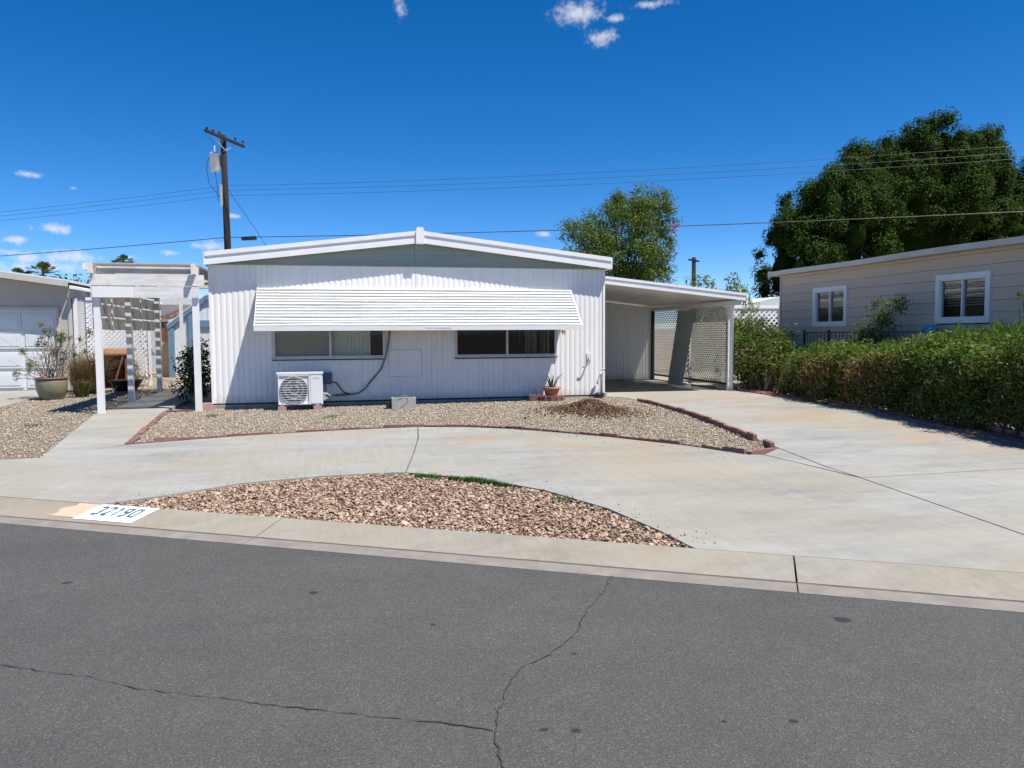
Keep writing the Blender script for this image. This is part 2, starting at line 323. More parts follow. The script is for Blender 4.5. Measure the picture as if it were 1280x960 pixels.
class MB:
    def __init__(s): s.v = []; s.f = []
    def add(s, vs, fs):
        k = len(s.v); s.v += [tuple(p) for p in vs]; s.f += [tuple(i+k for i in f) for f in fs]
    def box(s, x0, x1, y0, y1, z0, z1):
        s.add([(x0,y0,z0),(x1,y0,z0),(x1,y1,z0),(x0,y1,z0),(x0,y0,z1),(x1,y0,z1),(x1,y1,z1),(x0,y1,z1)],
              [(0,3,2,1),(4,5,6,7),(0,1,5,4),(1,2,6,5),(2,3,7,6),(3,0,4,7)]); return s
    def hexa(s, vs): # 8 corners: bottom 4, top 4
        s.add(vs, [(0,3,2,1),(4,5,6,7),(0,1,5,4),(1,2,6,5),(2,3,7,6),(3,0,4,7)]); return s
    def bar(s, a, b, w, h, upv=(0,0,1)):
        a = Vector(a); b = Vector(b); d = (b-a).normalized(); u_ = Vector(upv)
        x = d.cross(u_)
        if x.length < 1e-4: x = d.cross(Vector((1,0,0)))
        x.normalize(); z = x.cross(d)
        x *= w/2; z *= h/2
        return s.hexa([a-x-z, a+x-z, b+x-z, b-x-z, a-x+z, a+x+z, b+x+z, b-x+z])
    def prism(s, poly, ax, a, b): # poly in the plane across axis ax ('x','y','z')
        n = len(poly)
        def P(q, t): return {'y': (q[0], t, q[1]), 'x': (t, q[0], q[1]), 'z': (q[0], q[1], t)}[ax]
        s.add([P(q, a) for q in poly]+[P(q, b) for q in poly],
              [tuple(range(n-1, -1, -1)), tuple(range(n, 2*n))]+[(i, (i+1) % n, n+(i+1) % n, n+i) for i in range(n)]); return s
    def tube(s, pts, r, n=8, cap=True):
        pts = [Vector(p) for p in pts]; rs = r if isinstance(r, (list, tuple)) else [r]*len(pts)
        k = len(s.v); ref = None
        for i, p in enumerate(pts):
            d = (pts[min(i+1, len(pts)-1)]-pts[max(i-1, 0)]).normalized()
            if ref is None: ref = d.orthogonal().normalized()
            else:
                ref = (ref-d*ref.dot(d)); ref = ref.normalized() if ref.length > 1e-5 else d.orthogonal().normalized()
            b = d.cross(ref)
            for j in range(n):
                a = 2*math.pi*j/n; s.v.append(tuple(p+(ref*math.cos(a)+b*math.sin(a))*rs[i]))
        for i in range(len(pts)-1):
            for j in range(n):
                s.f.append((k+i*n+j, k+i*n+(j+1) % n, k+(i+1)*n+(j+1) % n, k+(i+1)*n+j))
        if cap: s.f.append(tuple(k+j for j in range(n-1, -1, -1))); s.f.append(tuple(k+(len(pts)-1)*n+j for j in range(n)))
        return s
    def lathe(s, c, prof, n=24):
        k = len(s.v)
        for r, z in prof:
            for j in range(n):
                a = 2*math.pi*j/n; s.v.append((c[0]+r*math.cos(a), c[1]+r*math.sin(a), c[2]+z))
        for i in range(len(prof)-1):
            for j in range(n): s.f.append((k+i*n+j, k+i*n+(j+1) % n, k+(i+1)*n+(j+1) % n, k+(i+1)*n+j))
        return s
    def mesh(s, name, m, off=(0,0,0), smooth=False):
        me = bpy.data.meshes.new(name)
        v = np.array(s.v, dtype=float)-np.array(off, dtype=float)
        me.from_pydata(v.tolist(), [], s.f); me.materials.append(m)
        bm = bmesh.new(); bm.from_mesh(me); bmesh.ops.recalc_face_normals(bm, faces=bm.faces); bm.to_mesh(me); bm.free()
        if smooth: me.polygons.foreach_set('use_smooth', [True]*len(me.polygons))
        return me
    def build(s, name, m, parent=None, smooth=False):
        off = rootloc(parent) if parent is not None else (0,0,0)
        return link(bpy.data.objects.new(name, s.mesh(name, m, off, smooth)), parent)
    def solo(s, name, m, loc, smooth=False): # a one-mesh thing with its origin at loc
        o = bpy.data.objects.new(name, s.mesh(name, m, loc, smooth)); o.location = loc; C.objects.link(o); return o

def raw(name, V, F4, m, parent=None, loc=None, nper=4):
    """numpy polygons, nper corners each"""
    me = bpy.data.meshes.new(name)
    off = np.array(loc if loc is not None else (rootloc(parent) if parent is not None else (0,0,0)), dtype=float)
    V = V-off
    me.vertices.add(len(V)); me.vertices.foreach_set('co', V.astype(np.float32).ravel())
    nf = len(F4); me.loops.add(nf*nper); me.loops.foreach_set('vertex_index', F4.astype(np.int32).ravel())
    me.polygons.add(nf); me.polygons.foreach_set('loop_start', np.arange(0, nf*nper, nper, dtype=np.int32)); me.polygons.foreach_set('loop_total', np.full(nf, nper, dtype=np.int32))
    me.update(calc_edges=True); me.validate(); me.materials.append(m)
    o = bpy.data.objects.new(name, me)
    if loc is not None: o.location = loc
    return link(o, parent)
def rawblades(name, V5, m, parent=None, loc=None):
    A = np.asarray(V5, dtype=float).reshape(-1, 5, 3); n = len(A); w_ = (A[:, 1]-A[:, 0])*.08
    V = np.stack([A[:, 0], A[:, 1], A[:, 2], A[:, 4], A[:, 3]+w_, A[:, 3]-w_], 1).reshape(-1, 3)
    F = np.array([[0, 1, 2, 3], [3, 2, 4, 5]]); F = (F[None]+(np.arange(n)*6)[:, None, None]).reshape(-1, 4)
    return raw(name, V, F, m, parent, loc)
def unit(a): return a/np.maximum(np.linalg.norm(a, axis=1, keepdims=True), 1e-9)
def leaves(name, pos, nrm, L, W, m, parent, hang=0., stray=.45):
    """one pointed quad per leaf, facing roughly nrm"""
    n = len(pos); nn = unit(unit(nrm)+rng.normal(0, stray, (n, 3)))
    t = unit(np.cross(nn, rng.normal(0, 1, (n, 3)))); t[:, 2] -= hang; t = unit(t); b = unit(np.cross(nn, t))
    Ls = (L*rng.uniform(.6, 1.3, n))[:, None]; Ws = (W*rng.uniform(.7, 1.25, n))[:, None]
    nn2 = unit(np.cross(t, b))
    V = np.stack([pos-t*Ls*.5, pos+b*Ws*.5+nn2*Ws*.15, pos+t*Ls*.5, pos-b*Ws*.5+nn2*Ws*.15], 1).reshape(-1, 3)
    return raw(name, V, np.arange(4*n).reshape(n, 4), m, parent)
def clumps(centers, radii, per, squash=.8, shell=.45, upbias=.25):
    P_, N_ = [], []
    for c, r in zip(centers, radii):
        k = int(per*(r**2)); d = unit(rng.normal(0, 1, (k, 3))); rad = r*(1-shell*rng.random((k, 1))**1.6)
        rad *= (1+.16*np.sin(d[:, :1]*5+c[0]*3)*np.cos(d[:, 2:]*4+c[1]*2))
        P_.append(np.array(c)+d*rad*np.array([1, 1, squash])); N_.append(d+np.array([0, 0, upbias]))
    return np.concatenate(P_), np.concatenate(N_)

# ------------------------------------------------------------------ ground frame: the street runs at 29.6 deg to the house
S2 = np.array([.869492, -.493947]); N2 = np.array([.493947, .869492]); C0 = 4.98837
def dc(x, y): return N2[0]*x+N2[1]*y-C0
def gz(x, y): return .10+.012*min(max(dc(x, y), 0), 11.)
def sd(s, d): return (S2[0]*s+N2[0]*(d+C0), S2[1]*s+N2[1]*(d+C0))
def cby(x): return (C0-N2[0]*x)/N2[1]           # y of the back of the curb
def sheet(name, poly, m, dz, parent=None, thick=0., grid=None):
    bm = bmesh.new(); vs = [bm.verts.new((x, y, 0)) for x, y in poly]; bm.faces.new(vs)
    bmesh.ops.bisect_plane(bm, geom=bm.verts[:]+bm.edges[:]+bm.faces[:], plane_co=(N2[0]*(C0+11), N2[1]*(C0+11), 0), plane_no=(N2[0], N2[1], 0))
    bmesh.ops.triangulate(bm, faces=bm.faces[:])
    for v in bm.verts: v.co.z = gz(v.co.x, v.co.y)+dz
    bmesh.ops.recalc_face_normals(bm, faces=bm.faces[:])
    if bm.faces[:][0].normal.z < 0: bmesh.ops.reverse_faces(bm, faces=bm.faces[:])
    if thick:
        r = bmesh.ops.extrude_face_region(bm, geom=bm.faces[:])
        for e in r['geom']:
            if isinstance(e, bmesh.types.BMVert): e.co.z -= thick
        bmesh.ops.recalc_face_normals(bm, faces=bm.faces[:])
    me = bpy.data.meshes.new(name); bm.to_mesh(me); bm.free(); me.materials.append(m)
    o = bpy.data.objects.new(name, me); return link(o, parent)
def inpoly(P, poly):
    x, y = P[:, 0], P[:, 1]; c = np.zeros(len(P), bool); n = len(poly)
    for i in range(n):
        x0_, y0_ = poly[i]; x1_, y1_ = poly[(i+1) % n]
        k = ((y0_ > y) != (y1_ > y)) & (x < (x1_-x0_)*(y-y0_)/((y1_-y0_) if y1_ != y0_ else 1e-9)+x0_); c ^= k
    return c
def scatter(poly, n):
    a = np.array(poly); lo, hi = a.min(0), a.max(0); P = rng.uniform(lo, hi, (n*4, 2)); P = P[inpoly(P, poly)]; return P[:n]
def gzv(P): return .10+.012*np.clip(N2[0]*P[:, 0]+N2[1]*P[:, 1]-C0, 0, 11.)

# ---- ground, road
b = MB()
ds = [(-3000, -.08), (-.6, -.08), (0, .03), (11, .172), (6000, .172)]
for (d0, z0), (d1, z1) in zip(ds, ds[1:]):
    p = [(*sd(-5000, d0), z0), (*sd(5000, d0), z0), (*sd(5000, d1), z1), (*sd(-5000, d1), z1)]; b.add(p, [(0, 1, 2, 3)])
g_ = struct(b.build('ground', M['sand'])); g_['label'] = 'bare sandy desert ground under the lots'
b = MB(); pr = [(-.485, .026), (-5, .072), (-9.8, .026)]
for (d0, z0), (d1, z1) in zip(pr, pr[1:]): b.add([(*sd(-300, d0), z0), (*sd(300, d0), z0), (*sd(300, d1), z1), (*sd(-300, d1), z1)], [(0, 1, 2, 3)])
road = struct(b.build('road', M['asphalt'])); road['label'] = 'dark grey asphalt street with hairline cracks'
def roadz(x, y):
    d = dc(x, y); return .026+(.072-.026)*(-d-.485)/4.515
def ribbon(pts, wd, jitter, name, parent, m, zf, seg=.035):
    out = []
    for (x0, y0), (x1, y1) in zip(pts, pts[1:]):
        n = max(2, int(math.hypot(x1-x0, y1-y0)/seg))
        for i in range(n): t = i/n; out.append((x0+(x1-x0)*t, y0+(y1-y0)*t))
    out.append(pts[-1]); out = np.array(out); ph = np.cumsum(rng.normal(0, jitter, len(out))); ph -= np.linspace(ph[0], ph[-1], len(ph))
    d = np.gradient(out, axis=0); nrm = np.stack([-d[:, 1], d[:, 0]], 1); nrm /= np.linalg.norm(nrm, axis=1, keepdims=True)
    ph = ph+rng.normal(0, jitter*1.1, len(out)); c = out+nrm*ph[:, None]; wv = wd*rng.uniform(.15, 1.3, len(out))*(.8+.2*np.sin(np.arange(len(out))*.35))
    b = MB()
    for i in range(len(c)):
        for s_ in (-1, 1): q = c[i]+nrm[i]*wv[i]*s_*.5; b.v.append((q[0], q[1], zf(q[0], q[1])+.004))
    for i in range(len(c)-1): b.f.append((2*i, 2*i+1, 2*i+3, 2*i+2))
    return b.build(name, m, parent)
ribbon([(-2.6, 4.3), (-1.505, 3.742), (-1.043, 3.487), (-.80, 3.30), (-.482, 3.151), (-.047, 2.93), (.301, 2.763), (.51, 2.644)], .007, .0036, 'crack', road, M['crack'], roadz)
ribbon([(1.56, 4.30), (1.43, 4.06), (1.246, 3.799), (1.10, 3.50), (.952, 3.311), (.743, 3.145), (.636, 2.979), (.56, 2.80), (.51, 2.644), (.494, 2.448), (.52, 2.2)], .008, .0036, 'crack', road, M['crack'], roadz)
# ---- rolled curb in poured sections, with its gutter strip
PROF = [(0., .100), (-.025, .0975), (-.10, .086), (-.20, .068), (-.29, .052), (-.345, .043)]
GUT = [(-.360, .038), (-.39, .035), (-.495, .029)]
def strip(prof, s0, s1, name, m, parent):
    b = MB(); n = len(prof); pts = prof+[(prof[-1][0], prof[-1][1]-.2), (prof[0][0], prof[0][1]-.2)]
    vs = []
    for s_ in (s0, s1): vs += [(*sd(s_, d), z) for d, z in pts]
    k = len(pts); b.add(vs, [(i, (i+1) % k, k+(i+1) % k, k+i) for i in range(k)]+[tuple(range(k)), tuple(range(2*k-1, k-1, -1))])
    return b.build(name, m, parent)
curb = struct(bpy.data.objects.new('curb', None)); C.objects.link(curb); curb['label'] = 'rolled concrete curb along the street'
def s_of(x, y): return S2[0]*x+S2[1]*y
sj = [-40, -14.5, -8.6, s_of(-.61, 5.72), s_of(2.70, 4.18), 6.6, 12.5, 40]
for a_, b_ in zip(sj, sj[1:]):
    strip(PROF, a_+.006, b_-.006, 'curb_section', M['curb'], curb); strip(GUT, a_+.004, b_-.004, 'gutter_strip', M['gutter'], curb); strip([(-.345, .0395), (-.360, .0365)], a_+.002, b_-.002, 'dirt_line', M['dirtline'], curb)
def pz(d):
    for (d0, z0), (d1, z1) in zip((PROF+GUT[1:]), (PROF+GUT[1:])[1:]):
        if d1 <= d <= d0: return z0+(z1-z0)*(d-d0)/(d1-d0)
    return PROF[0][1]
def drape(poly_sd, name, m, parent, lift, n=6):
    b = MB(); (s0, s1, d0, d1, sk) = poly_sd
    for i in range(n+1):
        d = d0+(d1-d0)*i/n
        for s_ in (s0, s1): b.v.append((*sd(s_+sk*i/n, d), pz(d)+lift))
    for i in range(n): b.f.append((2*i, 2*i+1, 2*i+3, 2*i+2))
    return b.build(name, m, parent)
sc = s_of(-1.947, 6.857)
np_root = thing('painted_house_number', 'white painted rectangle on the curb with blue stencilled number 32190', 'house number', (*sd(sc+.3, -.12), .09))
drape((sc+.03, sc+.60, -.006, -.300, -.02), 'white_background', M['numwhite'], np_root, .004)
b = MB() # older tan paint showing left of the number, ragged
k = 14
for i in range(k+1):
    d = -.008-.27*i/k; sl0 = sc-.22+.012*rng.random()+.03*math.sin(i*.7)-.05*i/k
    b.v += [(*sd(sl0, d), pz(d)+.003), (*sd(sc+.06, d), pz(d)+.003)]
for i in range(k): b.f.append((2*i, 2*i+1, 2*i+3, 2*i+2))
b.build('old_paint', M['oldpaint'], np_root)
DIG = {'3': [[(0,.9),(.35,1),(.8,.9),(.85,.62),(.6,.54)],[(.6,.46),(.85,.38),(.8,.1),(.35,0),(0,.1)]],
       '2': [[(.02,.82),(.2,.97),(.55,1),(.85,.85),(.8,.6)],[(.72,.5),(.05,.04)],[(.15,.03),(.9,.03)]],
       '1': [[(.2,.82),(.48,1)],[(.5,1),(.5,.54)],[(.5,.46),(.5,0)]],
       '9': [[(.45,1),(.1,.9),(.05,.65),(.3,.48),(.75,.55)],[(.55,1),(.85,.88),(.85,.5),(.7,.15),(.35,0),(.08,.08)]],
       '0': [[(.44,1),(.15,.92),(.06,.5),(.15,.08),(.44,0)],[(.56,1),(.85,.92),(.94,.5),(.85,.08),(.56,0)]]}
def digit(ch, s0, wd, dt, db, parent):
    b = MB(); th = .019
    for st in DIG[ch]:
        q = []
        for (x0, y0), (x1, y1) in zip(st, st[1:]):
            for i in range(4): q.append((x0+(x1-x0)*i/4, y0+(y1-y0)*i/4))
        q.append(st[-1]); q = np.array([(s0+x*wd, db+(dt-db)*y) for x, y in q])
        d = np.gradient(q, axis=0); nr = np.stack([-d[:, 1], d[:, 0]], 1); nr /= np.linalg.norm(nr, axis=1, keepdims=True)
        k0 = len(b.v)
        for i in range(len(q)):
            for sg in (-1, 1): e = q[i]+nr[i]*th*.5*sg*np.array([1., 1.7]); b.v.append((*sd(e[0], e[1]), pz(e[1])+.007))
        for i in range(len(q)-1): b.f.append((k0+2*i, k0+2*i+1, k0+2*i+3, k0+2*i+2))
    return b.build('digit', M['numblue'], parent)
for i, ch in enumerate('32190'):
    digit(ch, sc+.095+i*.087, .064, -.060, -.205, np_root)

# ---- driveway slabs
E_ = [(-2.63,10.322),(-1.337,10.737),(-.091,10.938),(1.05,10.98),(1.75,10.76),(2.302,10.401),(2.85,9.85),(3.32,9.305),(3.981,8.365),(4.338,7.621)]
EE = [(4.884,7.923),(5.10,9.0),(5.274,10.051),(5.45,11.4),(5.536,12.607),(5.50,13.6),(5.40,14.30)]
I_ = [(-1.934,6.86),(-1.548,7.059),(-.94,7.452),(-.223,7.61),(.30,7.62),(.60,7.58),(1.256,7.086),(1.712,6.451),(2.023,5.666),(2.16,4.904),(2.19,4.55)]
drive = struct(bpy.data.objects.new('driveway', None)); C.objects.link(drive); drive['label'] = 'pale concrete horseshoe driveway with dark joints'
G = .006
cb = lambda x: (x, cby(x)+.014)
slabA = [cb(-6.9), cb(-1.95)]+I_[1:5]+[(.60-G, 7.585), (.78-G, 8.7), (.95-G, 9.9), (1.05-G, 10.97)]+E_[2::-1]+[(-2.66,10.32), (-3.34,9.55), (-5.2,9.5)]
sheet('slab', slabA, M['concrete'], 0, drive, .12)
slabB = [(.60+G,7.58),(.78+G,8.7),(.95+G,9.9),(1.05+G,10.97)]+E_[4:]+[(4.50-G,7.56),(4.675-G,6.19),(4.55-G,5.0),(4.47-G,4.24),cb(4.40)]+[cb(2.20)]+I_[:5:-1]
slabB = slabB[:-1]+[I_[6]] if False else [p for p in slabB]
sheet('slab', slabB, M['concrete'], -.002, drive, .12)
sheet('slab', [(4.50+G,7.56+G),(4.884,7.90),(4.70,6.75),(4.675+G,6.30)], M['concrete'], -.001, drive, .12)
sheet('slab', [(4.675+G,6.185-G),(9.6,6.175-G),(9.6,cby(9.6)+.014),cb(4.41),(4.47+G,4.24),(4.55+G,5.0)], M['concrete'], 0, drive, .12)
sheet('slab', [(4.69,6.20)]+[(4.72,6.75),(4.90,7.90)]+EE[1:]+[(5.12,14.6),(5.12,19.26),(8.25,19.26),(8.30,15.25),(8.30,12.765),(8.22,10.488),(7.83,8.44),(7.62,7.267),(9.6,7.1),(9.6,6.19)], M['concrete'], -.001, drive, .12)
# ---- walkway
walk = struct(bpy.data.objects.new('walkway', None)); C.objects.link(walk); walk['label'] = 'narrow concrete garden path under the pergola'
sheet('slab', [(-3.33,9.575),(-2.67,10.345),(-3.03,14.2),(-4.10,14.2),(-3.72,11.9)], M['walk'], 0, walk, .1)
sheet('slab', [(-3.03,14.215),(-3.03,16.8),(-4.05,16.8),(-4.10,14.215)], M['walk'], 0, walk, .1)
sheet('slab', [(-3.03,16.815),(-3.1,21.5),(-4.0,21.5),(-4.05,16.815)], M['walk'], 0, walk, .1)
pad = struct(sheet('garage_driveway', [(-6.45,20.3),(-6.35,18.0),(-6.22,15.9),(-6.1,14.0),(-16,16.0),(-16,20.3)], M['walk'], 0, None, .1)); pad['label'] = 'neighbour garage concrete apron at far left'

# ---- gravel beds
BED = E_+[(4.884,7.923)]+EE[1:]+[(5.1,14.62),(-2.4,14.62),(-2.55,14.35),(-3.0,14.22),(-2.65,10.33)]
LBED = [(-3.35,9.6),(-3.72,11.9),(-4.12,14.25),(-4.08,16.8),(-4.05,21.5),(-3.2,21.6),(-3.2,29),(-6.3,29.5),(-6.45,20.3),(-6.35,18.0),(-6.22,15.9),(-6.1,14.0),(-6.6,9.55)]
struct(sheet('gravel_bed', BED, M['gravelbase'], -.03)); struct(sheet('gravel_bed', LBED, M['gravelbase'], -.03))
ISL = I_+[(2.2,cby(2.2)+.006)]; ISL = I_
struct(sheet('rock_bed', ISL+[(.2,cby(.2)+.005)], M['soil'], -.032))
ico = bmesh.new(); bmesh.ops.create_icosphere(ico, subdivisions=1, radius=1)
IV = np.array([v.co[:] for v in ico.verts]); IF = np.array([[v.index for v in f.verts] for f in ico.faces]); ico.free()
OV = np.array([(1,0,0),(-.6,.8,0),(-.6,-.8,0),(.1,.1,.9),(.1,0,-.9)]); OF = np.array([(0,1,3),(1,2,3),(2,0,3),(1,0,4),(2,1,4),(0,2,4)])
def stones(name, P, z, size, m, flat, base='o', parent=None, rough=.28):
    BV, BF = (IV, IF) if base == 'i' else (OV, OF)
    n = len(P); k = len(BV)
    V = BV[None]*(1+rng.uniform(-rough, rough, (n, k, 3)))
    V = V*np.stack([size*rng.uniform(.75, 1.35, n), size*rng.uniform(.6, 1.1, n), size*flat*rng.uniform(.6, 1.2, n)], 1)[:, None, :]
    ax = rng.uniform(0, 2*np.pi, n); tl = rng.normal(0, .35, n)
    ct, st = np.cos(tl)[:, None], np.sin(tl)[:, None]; X = V[..., 0]*ct-V[..., 2]*st; Z = V[..., 0]*st+V[..., 2]*ct
    ca, sa = np.cos(ax)[:, None], np.sin(ax)[:, None]; Y = V[..., 1]
    W = np.stack([X*ca-Y*sa+P[:, :1], X*sa+Y*ca+P[:, 1:2], Z+z[:, None]], -1)
    F = (BF[None]+(np.arange(n)*k)[:, None, None]).reshape(-1, 3)
    return raw(name, W.reshape(-1, 3), F, m, parent, nper=3)
P = scatter(BED, 52000); o = stones('gravel', P, gzv(P)-.012, rng.uniform(.007, .018, len(P)), M['pebble'], .7); stuff(o); o['label'] = 'mixed beige gravel spread in front of the house'
LB2 = [p for p in LBED if p[1] < 30]; P = scatter(LB2, 36000); o = stones('gravel', P, gzv(P)-.012, rng.uniform(.008, .020, len(P)), M['pebble'], .7); stuff(o); o['label'] = 'tan gravel left of the garden path'
isl_root = [o for o in bpy.data.objects if o.name == 'rock_bed'][0]
isl_root['label'] = 'island bed of pinkish crushed rock inside the driveway'
ISLP = ISL+[(.2,cby(.2)+.03)]
P = scatter(ISLP, 15000); stuff(stones('small_rocks', P, gzv(P)-.025+rng.uniform(0, .012, len(P)), rng.uniform(.005, .019, len(P)), M['rock'], .45, 'i', isl_root))
rmesh = []
for i in range(9):
    v = IV*(1+rng.uniform(-.3, .3, IV.shape))*np.array([1., rng.uniform(.6, .9), rng.uniform(.35, .6)])
    me = bpy.data.meshes.new('rock'); me.from_pydata(v.tolist(), [], IF.tolist()); me.materials.append(M['rockobj']); rmesh.append(me)
P = scatter(ISLP, 290)
for i, (x, y) in enumerate(P):
    s_ = rng.uniform(.018, .028) if rng.random() < .85 else rng.uniform(.030, .046)
    o = bpy.data.objects.new('rock', rmesh[i % 9]); o.location = (x, y, gz(x, y)-.02+s_*.08); o.scale = (s_,)*3
    o.rotation_euler = (rng.normal(0, .25), rng.normal(0, .25), rng.uniform(0, 6.28)); link(o, isl_root)
pts_ = []
for run_, wid, n_ in ((E_, -.22, 150), (I_, .14, 130), (EE, .25, 80), ([(-3.34, 9.55), (-5.2, 9.5)], -.25, 60), ([(-3.3, 9.9), (-3.72, 11.9), (-4.1, 14.2)], .2, 120)):
    a_ = np.array(run_); k_ = rng.integers(0, len(a_)-1, n_); t_ = rng.random(n_)[:, None]; q_ = a_[k_]+(a_[k_+1]-a_[k_])*t_; d_ = a_[k_+1]-a_[k_]; nn_ = np.stack([-d_[:, 1], d_[:, 0]], 1); nn_ /= np.linalg.norm(nn_, axis=1, keepdims=True)
    pts_.append(q_+nn_*(np.abs(rng.normal(0, 1, (n_, 1)))*wid))
P = np.concatenate(pts_); o = stones('stray_gravel', P, gzv(P)+.003, rng.uniform(.004, .012, len(P)), M['pebble'], .7); stuff(o); o['label'] = 'stray pebbles kicked out of the beds onto the concrete'
# weeds on the island's upper edge
def blades(name, P, z, h, wd, m, parent=None, lean=.5, loc=None):
    n = len(P); a = rng.uniform(0, 6.28, n); hh = h*rng.uniform(.4, 1.2, n); ln = lean*hh*rng.uniform(.1, 1, n)
    bx, by = np.cos(a+1.57)*wd, np.sin(a+1.57)*wd; p0 = np.stack([P[:, 0], P[:, 1], z], 1)
    mid = p0+np.stack([np.cos(a)*ln*.35, np.sin(a)*ln*.35, hh*.6], 1); tip = p0+np.stack([np.cos(a)*ln, np.sin(a)*ln, hh], 1); bb = np.stack([bx, by, 0*bx], 1)
    V = np.stack([p0-bb, p0+bb, mid+bb*.7, tip, mid-bb*.7], 1).reshape(-1, 3)
    return rawblades(name, V, m, parent, loc)
t = np.clip(rng.choice([.08, .22, .45, .60, .68, .80, .93], 2600, p=[.06, .10, .10, .22, .24, .20, .08])+rng.normal(0, .035, 2600), 0, 1); px = .66+(1.50-.66)*t; py = np.interp(px, [.60,1.256,1.712], [7.55,7.06,6.43])-np.abs(rng.normal(0, .05, 2600))-.02
wp = np.stack([px, py], 1); o = blades('weeds', wp, gzv(wp)-.03, .045, .005, M['grass'], None, 1.4, (1.1, 7.1, .07)); stuff(o); o['label'] = 'bright green weeds along the upper edge of the rock island'
for (x, y, n) in ((1.75, 6.05, 40), (-2.1, 13.4, 60), (-4.6, 12.9, 70), (-.2, 12.6, 50)):
    wp = np.array([x, y])+rng.normal(0, .06, (n, 2)); o = blades('weeds', wp, gzv(wp)-.03, .06, .006, M['grass'], None, 1.0, (x, y, gz(x, y))); stuff(o); o['label'] = 'small weed sprouting among the stones'

# ---- edging of red scalloped pieces
def edge_mesh(L, h, th, hum):
    b = MB(); top = []
    n = hum*6
    for i in range(n+1):
        u = i/n; top.append((u*L-L/2, h*(.74+.26*abs(math.sin(math.pi*hum*u)))))
    b.prism([(-L/2, -.06)]+[(L/2, -.06)]+top[::-1], 'y', -th/2, th/2)
    return b.mesh('edging_piece', M['brick'])
def run(pts, L, mesh, parent, dz=0., gap=.006, wob=.03, skip=()):
    P_ = [Vector((x, y, 0)) for x, y in pts]; seg = [(a, (b_-a)) for a, b_ in zip(P_, P_[1:])]; tot = sum(d.length for _, d in seg)
    k = int(tot/(L+gap)); pos = 0
    for i in range(k):
        u = (i+.5)*tot/k; acc_ = 0
        for a, d in seg:
            if acc_+d.length >= u:
                q = a+d*((u-acc_)/d.length); ang = math.atan2(d.y, d.x); break
            acc_ += d.length
        if i in skip: continue
        o = bpy.data.objects.new('edging_piece', mesh); x, y = q.x, q.y
        z_ = gz(x, y)+dz+rng.normal(0, .009)
        o.location = Vector((x, y, z_))-parent.location; o.rotation_euler = (rng.normal(0, .06), rng.normal(0, .015), ang+rng.normal(0, wob)); o.scale = (tot/k/(L+gap), 1, 1)
        link(o, parent)
def edging(label, pts, mesh, L, dz=0, skip=(), off=.035):
    x, y = pts[0]; t_ = thing('garden_edging', label, 'edging', (x, y, gz(x, y)), 'red garden edging'); run(pts, L, mesh, t_, dz, skip=skip); return t_
em = edge_mesh(.29, .028, .045, 3); em2 = edge_mesh(.29, .055, .045, 4); em3 = edge_mesh(.29, .014, .075, 1); em4 = edge_mesh(.29, .10, .055, 3)
def off(pts, dx, dy): return [(x+dx, y+dy) for x, y in pts]
edging('red scalloped edging between the front gravel and the curved drive', off(E_, .0, .05), em, .29)
edging('short red edging closing the pointed tip of the gravel', [(4.37,7.66),(4.85,7.93)], em3, .29)
edging('upright dark red scalloped edging between gravel and carport drive', off(EE[:6], -.055, 0), em2, .29, .0, skip=(1,))
edging('low red brick edging beside the garden path', [(-2.62,10.38),(-2.80,12.3),(-2.97,14.16)], em3, .29, -.005)
edging('red edging piece row by the pergola front right post', [(-2.97,14.22),(-2.55,14.30)], em3, .29, .01)
edging('red edging strip left of the garden path', [(-3.45,9.62),(-4.6,9.60),(-6.4,9.60)], em3, .29, -.02)
# ---- red brick strip along the hedge
bk = MB().box(-.098, .098, -.047, .047, -.05, .025).mesh('brick', M['paver'])
def brickrun(label, pts, rows, dzs, group='brick strip by the hedge'):
    x, y = pts[0]; t_ = thing('brick_border', label, 'brick border', (x, y, gz(x, y)), group)
    for r_, dz in zip(rows, dzs):
        q = [(a+r_, b_) for a, b_ in pts]; P_ = [Vector((a, b_, 0)) for a, b_ in q]
        for a, b_ in zip(P_, P_[1:]):
            d = b_-a; k = max(1, int(d.length/.205))
            for i in range(k):
                c = a+d*((i+.5)/k); o = bpy.data.objects.new('brick', bk)
                o.location = Vector((c.x, c.y, gz(c.x, c.y)+dz+rng.normal(0, .004)))-t_.location
                o.rotation_euler = (rng.normal(0, .03), rng.normal(0, .03), math.atan2(d.y, d.x)+rng.normal(0, .03)); link(o, t_)
brickrun('red brick strip beside the hedge near the carport post', [(8.37,15.3),(8.37,12.7)], (0, .11), (0, .01))
brickrun('red brick strip under the front of the long hedge', [(8.36,11.9),(8.29,10.45),(7.92,8.6),(7.70,7.3),(7.5,6.4)], (0, .11), (0, .005))
brickrun('raised row of red bricks at the foot of the hedge', [(8.30,9.4),(8.10,8.3),(7.95,7.3)], (.10,), (.06,))
P = scatter([(8.33,12.7),(8.33,11.9),(8.5,9.5),(8.1,7.4),(9.8,7.0),(9.9,15.5),(8.6,15.5)], 5000); o = stones('gravel', P, gzv(P)-.03, rng.uniform(.012, .028, len(P)), M['pebble'], .7); stuff(o); o['label'] = 'gravel and litter under the hedge'

